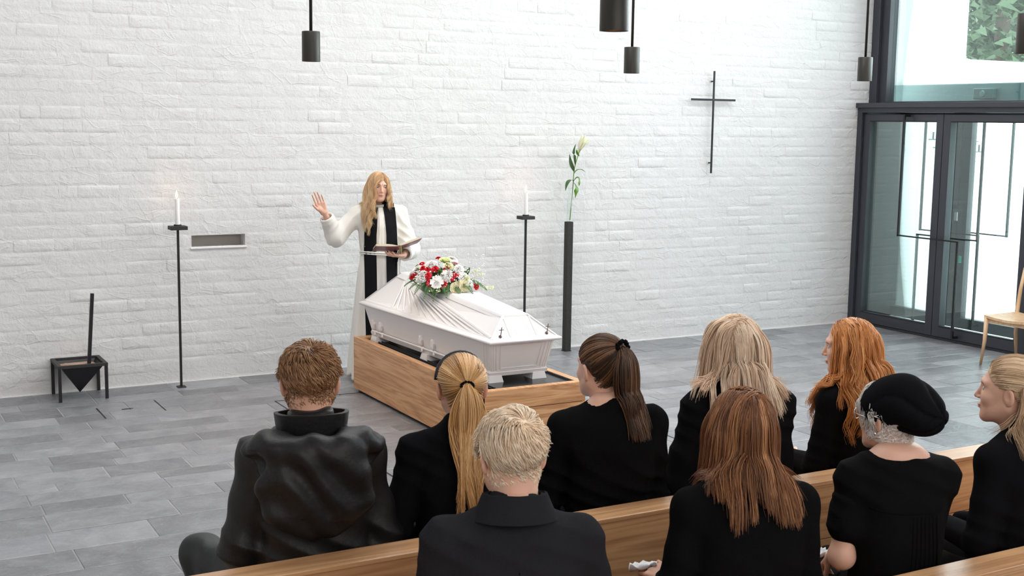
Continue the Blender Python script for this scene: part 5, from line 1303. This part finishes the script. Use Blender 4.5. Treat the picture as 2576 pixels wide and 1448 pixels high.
# --- 8 woman in black beret
GR = hairmat('white_grey_hair', (.62, .54, .48), (.82, .75, .68), (.95, .92, .88))
def h8(root, T, coll, tf):
    hair_object('hair', root, GR, [short_hair(T, 5200, .075, 8, .0015, .2, .3, (0, .2, 1), (.3, 1.0), -.285, .085, thick=.014)], scalp_cap(T, .002, -.285, .085), .7)
    R_, O_ = T
    def hat(P):
        q = (P - O_) @ R_
        d = ell(q, (0, -.030, .055), (.100, .112, .088), rotm(0, -.5, 0)); d = smin(d, ell(q, (.0, -.125, .022), (.080, .070, .066)), .06); d = smin(d, ell(q, (0, .0, .04), (.088, .104, .082), rotm(0, -.35, 0)), .02)
        ang = np.arctan2(q[..., 0], q[..., 2] - .02); d = d + .011 * (1 - np.abs(np.sin(ang * 2.6 + .9 * np.sin(q[..., 1] * 20)))) ** 2 * np.clip((.02 - q[..., 1]) * 12, 0, 1)
        d = smax(d, -(q[..., 2] * .50 + (.050 - q[..., 1]) * .87), .008); return smax(d, (-.068 - q[..., 2] + .25 * q[..., 1]), .008).astype(np.float32)
    V, Q = surf(hat, tuple(O_ - .22), tuple(O_ + .22), .006); np_mesh('beret', V, Q, BLK2, root)
    g = MB()
    for sx in (-1, 1):
        pts = [Vector(map(float, R_ @ A_((sx * .031 + .023 * math.cos(a), .104 - .006 * abs(math.cos(a)), .004 + .018 * math.sin(a))) + O_)) for a in np.linspace(0, 2 * PI, 17)]
        g.tube(pts, .0019, 6, caps=False); g.tube([Vector(map(float, R_ @ A_(p) + O_)) for p in ((sx * .054, .098, .008), (sx * .074, .06, .008), (sx * .082, .0, .002))], .0019, 6)
    g.tube([Vector(map(float, R_ @ A_(p) + O_)) for p in ((-.009, .104, .007), (0, .107, .010), (.009, .104, .007))], .0015, 6)
    g.build('glasses', mat('silver_wire', (.6, .6, .62), .25, metal=1), root, smooth=True)
    e = R_ @ A_((-.084, -.004, -.042)) + O_; MB().lathe([(0, -.006), (.006, 0), (0, .006)], tuple(map(float, e)), 8).build('earring', mat('silver', (.7, .7, .7), .2, metal=1), root, smooth=True)
EL, WR = (-.178, -.035, .345), (-.125, .165, .285)
r8, T8, tf8, k8 = mourner('woman in a slouchy black knit beret and glasses, short sleeved black dress', 2.815, 2.62, -.42, 1.325, (.58, -.06), (-.01, .05), 'f', BLKF, 'dress', BLKF, 'skirt',
    arms=((EL, WR), ((.140, .10, .32), (.05, .28, .24))), tors=dict(sw=.92, dp=1.0, sleeve=(.056, .058, .050), folds=.004, fseed=23, neck=.632, sl_end=0.0, up=.05, sh=.165), hair=h8, skin=SKP,
    hands=(((WR, (.10, .80, -.55), (.5, -.1, -.75), .75, 1), dict(s=.95, fore=EL, upper=(-.150, -.012, .56))),))
def cuff8(P):
    a = cone(P, (-.158, -.02, .52), (-.168, -.028, .445), .056, .061); a = smax(a, -cone(P, (-.162, -.022, .47), (-.175, -.035, .36), .042, .055), .006); a = a + .004 * np.abs(np.sin(P[..., 2] * 60 + P[..., 0] * 20))
    return smax(a, (.430 - P[..., 2]), .006).astype(np.float32)
V, Q = surf(cuff8, (-.30, -.15, .38), (-.06, .10, .60), .007); np_mesh('sleeve_cuff', V, Q, BLKF, r8)
def yzf(tf, x, z, y0=-.26):
    st = np.linspace(y0, 0, 260); P = np.stack([0 * st + x, st, 0 * st + z], -1).astype(np.float32); dd = tf(P); return float(st[np.argmax(dd < 0)])
for i in range(7):     # gathered pleats under the yoke
    mb = MB(); xs = .012 + i * .013; mb.tube([(xs * (1 + .25 * t), yzf(tf8, xs, .50 - .34 * t) + .0005, .50 - .34 * t) for t in np.linspace(0, 1, 9)], .0042, 6); mb.build('pleat', BLKF, r8, smooth=True)
mb = MB(); mb.tube([(x, yzf(tf8, x, .51) - .0005, .51 + .012 * (x / .12) ** 2) for x in np.linspace(-.12, .12, 13)], .0028, 6); mb.build('yoke_seam', BLKF, r8, smooth=True)

# --- 9 woman with dark blonde hair in profile at the right edge
def h9(root, T, coll, tf):
    a = pony_hair(T, 2600, (0, -.118, .018), .12, 9, coll, .0014, (.3, .85), .022, .020, (0, -.6, -.6), .006, 500)
    p = flow_hair(T, coll, 1400, .36, 19, part=0, wave=.006, vol=.008, rad=.0015, layer=(.8, 1.0), tones=(.2, .75), back=.5, ymax=-.035)
    hair_object('hair', root, H_rb, [a[0], a[1], p], scalp_cap(T, .003), .45)
mourner('woman with half tied dark blonde hair in profile, at the right edge', 3.395, 2.62, .0, 1.352, (.52, .0), (-.01, .06), 'f', BLK2, 'blazer', BLKF, 'trousers',
    arms=(((-.210, -.02, .31), (-.08, .25, .27)), ((.225, .0, .31), (.05, .27, .25))), tors=dict(sw=1.0, sleeve=(.052, .048, .040), folds=.003, fseed=27), hair=h9, skirt=False, skin=SKP, hh=.0036,
    hands=((((-.08, .25, .275), (.35, .9, .05), (.2, -.1, -.95), .7, 1), dict(s=.9)),))

# tissues held in hands (worlds positions follow the hands)
def tissue(x, y, z, rz, label, seed, l=.075):
    r = random.Random(seed); mb = MB(); V = []; n = 8
    for i in range(n + 1):
        for k in range(5):
            u = i / n - .5; v = k / 4 - .5; V.append((u * l + r.uniform(-.004, .004), v * .030 * (1 + .5 * abs(u)) + r.uniform(-.003, .003), .012 * math.sin(v * 9 + u * 7) + r.uniform(-.003, .003)))
    mb.add(V, [(i * 5 + k, (i + 1) * 5 + k, (i + 1) * 5 + k + 1, i * 5 + k + 1) for i in range(n) for k in range(4)])
    o = mb.build('tissue', TISS, smooth=True, loc=(x, y, z)); o.rotation_euler = (.2, .1, rz); md = o.modifiers.new('fold', 'SOLIDIFY'); md.thickness = .007; tag(o, label, 'tissue'); return o
tissue(2.115, 2.95, .765, 2.6, 'crumpled white tissue held by the auburn haired woman', 1, .085)
tissue(2.80, 2.905, .712, .9, 'small folded white tissue in the hand of the woman in the beret', 2, .055)
# ================================================================ PRIEST
ALB = mat('white_alb', (.84, .81, .76), .85, bump=.0006, bscale=300, sheen=.3); STOLE = cloth('black_stole', (.014, .014, .016), .85, .0006, 400); PURP = cloth('violet_edge', (.07, .03, .22), .8)
pr_ = thing('person', 'standing woman priest in white alb and black stole, right hand raised', 'person', (3.872, 9.16, 0), 2.888)
SHR, ELR, WRR = (.165, .0, 1.345), (.350, .045, 1.180), (.448, .130, 1.368)
SHL, ELL, WRL = (-.165, .0, 1.345), (-.245, .02, 1.075), (-.165, .215, 1.030)
def robe(P):
    st = [(.03, 0, .02, .245, .20), (.5, 0, .01, .205, .165), (.9, 0, .0, .165, .130), (1.035, 0, .0, .142, .112), (1.10, 0, .0, .152, .118), (1.25, 0, .0, .170, .122), (1.34, 0, -.005, .165, .100), (1.378, 0, -.012, .110, .075), (1.402, 0, -.012, .062, .060), (1.418, 0, -.010, .056, .056)]
    d = loft(P, st, 2.2); a = np.arctan2(P[..., 1], P[..., 0]); fade = np.clip((1.0 - P[..., 2]) * 1.4, 0, 1)
    d = d + fade * (.014 * np.sin(a * 9 + 1.3 * np.sin(P[..., 2] * 3)) + .006 * np.sin(a * 17 + 2))
    up = np.clip(1 - np.abs(P[..., 2] - 1.09) * 9, 0, 1); d = d + up * .005 * np.sin(a * 22 + P[..., 2] * 10)
    for s0, el, wr, r0, r1, r2 in ((SHR, ELR, WRR, .068, .077, .062), (SHL, ELL, WRL, .066, .082, .066)):
        s0, el, wr = A_(s0), A_(el), A_(wr); e2 = wr + (el - wr) * .38
        arm = smin(cone(P, s0 * A_((.5, 1, 1.02)), s0, .06, r0), cone(P, s0, el + A_((0, 0, -.012)), r0, r1), .04); arm = smin(arm, cone(P, el + A_((0, 0, -.01)), e2, r1, r2 * .96), .04)
        dd = e2 - el; q = P - el; t = (q @ dd) / float(dd @ dd); arm = arm + .0085 * np.abs(np.sin(t * 7 + 3 * np.sin(P[..., 1] * 16 + P[..., 2] * 12) + P[..., 0] * 12)) - .002 * (np.abs(t - .2) < 1.2)
        d = smin(d, arm, .05)
        v = (wr - el) / np.linalg.norm(wr - el)
        d = smin(d, smax(cone(P, e2 - v * .03, e2 + v * .035, r2, r2 * .93), (P - (e2 + v * .045)) @ v, .004), .006)
        d = smax(d, -cone(P, e2 + v * .0, e2 + v * .16, r2 * .62, r2 * .84), .005)
    return d.astype(np.float32)
V, Q = surf(robe, (-.36, -.24, .02), (.53, .34, 1.47), .0085); np_mesh('alb', V, Q, ALB, pr_)
RP = rotm(.17, -.05, -.06); OP = A_((.006, .010, 1.560)); TP = (RP, OP)
hp = head_mesh((RP, OP), False, .0028)
hR = hand_mesh(WRR, (.38, .12, .92), (-.10, .98, -.12), .10, -1, h=.0026, s=1.0, spread=.025, thumb=.70, curls=(.10, .06, .10, .16), fore=ELR)
hL = hand_mesh(WRL, (.90, .42, .04), (.05, -.15, .98), .55, 1, h=.0028, s=.95, thumb=.8, spread=.10, fore=ELL)
bd = surf(lambda P: smin(smin(loft(P, [(.86, 0, 0, .12, .09), (1.1, 0, 0, .12, .09), (1.34, 0, -.01, .13, .07), (1.43, 0, -.01, .045, .045)]), cone(P, (-.14, 0, 1.33), ELL, .04, .034), .03), cone(P, (.14, 0, 1.33), ELR, .04, .034), .03), (-.33, -.16, .80), (.42, .18, 1.5), .016)
lg = surf(lambda P: smin(cone(P, (-.08, 0, .86), (-.09, 0, .06), .07, .04), cone(P, (.08, 0, .86), (.09, 0, .06), .07, .04), .05), (-.2, -.15, .0), (.2, .15, .98), .02)
V, Q, mi = join([hp, hR, hL, bd, lg]); np_mesh('body', V, Q, [SKP, LIP, BROW], pr_, mi)
for sx in (-1, 1):
    c = RP @ A_((sx * .031, .0738, .0072)) + OP; MB().lathe([(.0, -.0115), (.008, -.008), (.0115, 0), (.008, .008), (0, .0115)], tuple(map(float, c)), 14).build('eye', EYEW, pr_, smooth=True)
    c = RP @ A_((sx * .0305 - .001, .0806, .0068)) + OP; MB().lathe([(.0, -.0062), (.0052, -.003), (.0062, 0), (.0052, .003), (0, .0062)], tuple(map(float, c)), 12).build('iris', IRIS, pr_, smooth=True)
    sv = surf(lambda P: ell(P, (sx * .09, .06, .035), (.045, .13, .04)), (sx * .09 - .06, -.09, -.0), (sx * .09 + .06, .21, .09), .014); np_mesh('shoe', sv[0], sv[1], SHOE, pr_)
headL = lambda P: head_fn((P - OP) @ RP)
collP = lambda P: np.minimum(headL(P), robe(P))
def face_guard(P):
    q = (P - OP) @ RP; return np.minimum(collP(P), smax(ell(q, (.006, .075, -.030), (.052, .06, .085)), -(q[..., 1] - .03), .004)).astype(np.float32)
def pb(P, G, t):      # her right side falls forward over the shoulder, the left side short and curled
    r_ = (G[:, 0] > -.016) * 1.0; k = min(1, t * 2.2) * np.where(r_ > 0, np.clip((G[:, 1] + .07) * 14, 0, 1), 1.0)
    return np.stack([.25 * r_ * k * (1.1 - t) - .10 * (1 - r_) * t, .26 * r_ * k + .10 * (1 - r_) * k, 0 * r_], -1)
pa = flow_hair(TP, face_guard, 6200, .425, 31, part=-.016, wave=.0, wfreq=20, vol=.008, lwave=.022, lfreq=13, rad=.00115, layer=(.80, 1.0), tones=(.2, .95), back=.05, fr=.088, S=24, spread=.8, damp=.45, bias=pb,
               lenfn=lambda G: np.where(G[:, 0] > -.016, 1.0, .58))
hair_object('hair', pr_, H_priest, [pa], scalp_cap(TP, .002, fr=.09), .4, .35)
# collar: dark shirt band with white tab, alb collar
ring_collar(pr_, 'shirt_collar', STOLE, 1.404, 1.440, .058, .054, (-.002, -.008), .004, 0, .016)
tabp = []
for i in range(9):
    a = PI / 2 + (i / 8 - .5) * .95 - .0; tabp.append((a, 0))
V = []; F = []
for a, _ in tabp:
    ca, sa = math.cos(a), math.sin(a) * .95
    for r, z in ((.0695, 1.406), (.0680, 1.438), (.0655, 1.438), (.067, 1.406)): V.append((-.002 + r * ca, -.008 + r * sa, z - .016 * sa))
for i in range(8):
    for k in range(4): F.append((i * 4 + k, i * 4 + 4 + k, i * 4 + 4 + (k + 1) % 4, i * 4 + (k + 1) % 4))
MB().add(V, F).build('white_collar_tab', mat('white_tab', (.85, .85, .84), .4), pr_, smooth=True)
ring_collar(pr_, 'alb_collar', ALB, 1.370, 1.408, .074, .068, (-.002, -.006), .006, 0, .018)
# alb centre placket
def fy(x, z, f=robe, y0=.36):
    st = np.linspace(y0, -.02, 400); P = np.stack([0 * st + x, st, 0 * st + z], -1).astype(np.float32); dd = f(P); return float(st[np.argmax(dd < 0)])
def band(name, xs, zs, w_, m, off=.003, th=.004):
    V = []; F = []
    NC = 7; cs = np.linspace(-1, 1, NC); ys = [[fy(x + s * w_ / 2, z) for s in cs] for x, z in zip(xs, zs)]
    for c in range(NC):      # smooth the drape down the length
        col = np.array([q[c] for q in ys]); kq = np.pad(col, 3, mode='edge'); col = np.convolve(kq, np.ones(7) / 7, 'valid')
        for i in range(len(ys)): ys[i][c] = max(float(col[i]), ys[i][c]) + .002
    for (x, z, yy) in zip(xs, zs, ys):
        for s, y_ in zip(cs, yy): V.append((x + s * w_ / 2, y_ + off + th, z))
        for s, y_ in zip(cs, yy): V.append((x + s * w_ / 2, y_ + off - .008, z))
    n = len(xs)
    for i in range(n - 1):
        a = i * 2 * NC; b = a + 2 * NC
        for q in range(NC - 1): F += [(a + q, a + q + 1, b + q + 1, b + q), (a + NC + q, b + NC + q, b + NC + q + 1, a + NC + q + 1)]
        F += [(a, b, b + NC, a + NC), (a + NC - 1, a + 2 * NC - 1, b + 2 * NC - 1, b + NC - 1)]
    for e in (0, (n - 1) * 2 * NC): F += [(e + q, e + q + 1, e + NC + q + 1, e + NC + q) for q in range(NC - 1)]
    o = MB().add(V, F).build(name, m, pr_); smooth_angle(o, 50); return o
zs = np.linspace(1.402, .30, 46)
band('placket', [-.004] * 14, np.linspace(1.40, 1.08, 14), .034, ALB, .001, .003)
for s in (1, -1):
    xs = [s * (.070 + .016 * min(1, (1.402 - z) / .22)) - .004 for z in zs]
    st_ = band('stole_band', xs, zs, .092, STOLE, .004, .003)
# over the shoulders: the stole lies on the alb and runs to the back of the neck
def top_z(x, y):
    st = np.linspace(1.47, 1.25, 300); P = np.stack([0 * st + x, 0 * st + y, st], -1).astype(np.float32); dd = robe(P); return float(st[np.argmax(dd < 0)]) if (dd < 0).any() else 1.25
for s in (1, -1):
    V = []; F = []; ya = fy(s * .068, 1.400)
    for i in range(12):
        t = i / 11; y = (ya + .004) * (1 - t) - .075 * t; cx = s * (.071 + .006 * t)
        zz = [top_z(cx + q * .046, min(y, fy(cx + q * .046, 1.385) - .002)) for q in np.linspace(-1, 1, 5)]
        for q, z_ in zip(np.linspace(-1, 1, 5), zz): V.append((cx + q * .046, y, min(z_, 1.425) + .007))
        for q, z_ in zip(np.linspace(-1, 1, 5), zz): V.append((cx + q * .046, y, min(z_, 1.425) - .006))
    for i in range(11):
        a = i * 10; b = a + 10
        for q in range(4): F += [(a + q, a + q + 1, b + q + 1, b + q), (a + 5 + q, b + 5 + q, b + 6 + q, a + 6 + q)]
        F += [(a, b, b + 5, a + 5), (a + 4, a + 9, b + 9, b + 4)]
    smooth_angle(MB().add(V, F).build('stole_yoke', STOLE, pr_), 60)
# cord belt
pts = [Vector((.150 * math.cos(a), .124 * math.sin(a) + .002, 1.042 + .006 * math.sin(a * 2))) for a in np.linspace(0, 2 * PI, 49)]
mb = MB(); mb.tube(pts, .0075, 8, caps=False); mb.tube([p + Vector((0, 0, -.015)) for p in pts], .0065, 8, caps=False)
mb.build('cord_belt', ALB, pr_, smooth=True)
for k, x in enumerate((-.135, -.152)): MB().tube([(x, .09, 1.035), (x - .004, .105, .98), (x - .002, .10, .80), (x - .006, .105, .66 - .03 * k)], .0055, 8).build('cord_end', ALB, pr_, smooth=True)
# open book on her left hand
bk = thing('open_book', 'open dark red prayer book resting on the hand of the priest', 'book', (0, 0, 0)); PAGE = mat('book_pages', (.74, .66, .50), .8); COV = mat('maroon_cover', (.14, .02, .035), .4, bump=.0004, bscale=200)
Rz = Matrix.Rotation(2.888, 4, 'Z'); c = Matrix.Translation((3.872, 9.16, 0)) @ Rz @ Vector((-.105, .300, 1.092))
bk.matrix_world = Matrix.Translation(c) @ Rz @ Matrix.Rotation(math.radians(9), 4, 'Y') @ Matrix.Rotation(math.radians(14), 4, 'X')
for s in (-1, 1):
    V = []; F = []; n = 10
    for i in range(n + 1):
        t = i / n; x = s * t * .176; h_ = .020 * math.sin(min(1, t * 1.7) * PI / 2 * 1.0) * (1 - .35 * t) + .002; cvr = .006 + .030 * t ** 1.2
        for y in (-.118, .118): V += [(x, y, cvr + h_), (x, y, cvr)]
    for i in range(n): a = i * 4; b = a + 4; F += [(a, a + 2, b + 2, b), (a + 1, b + 1, b + 3, a + 3), (a, b, b + 1, a + 1), (a + 2, a + 3, b + 3, b + 2)]
    F.append((n * 4, n * 4 + 2, n * 4 + 3, n * 4 + 1)); smooth_angle(MB().add(V, F).build('page_block', PAGE, bk), 40)
    V = []; F = []
    for i in range(n + 1):
        t = i / n; x = s * t * .184; cvr = .0055 + .030 * (t * 1.03) ** 1.2
        for y in (-.125, .125): V += [(x, y, cvr), (x, y, cvr - .0035)]
    for i in range(n): a = i * 4; b = a + 4; F += [(a, a + 2, b + 2, b), (a + 1, b + 1, b + 3, a + 3), (a, b, b + 1, a + 1), (a + 2, a + 3, b + 3, b + 2)]
    F.append((n * 4, n * 4 + 2, n * 4 + 3, n * 4 + 1)); smooth_angle(MB().add(V, F).build('cover', COV, bk), 40)
for i, (cc, x) in enumerate((((.06, .16, .03), .0), ((.30, .09, .03), .008), ((.34, .26, .06), -.008))):
    MB().tube([(x, .118, .012), (x, .150, -.004), (x + .004 * i, .158, -.045 - .008 * i)], .0028, 5).build('ribbon', mat('ribbon_%d' % i, cc, .6), bk)
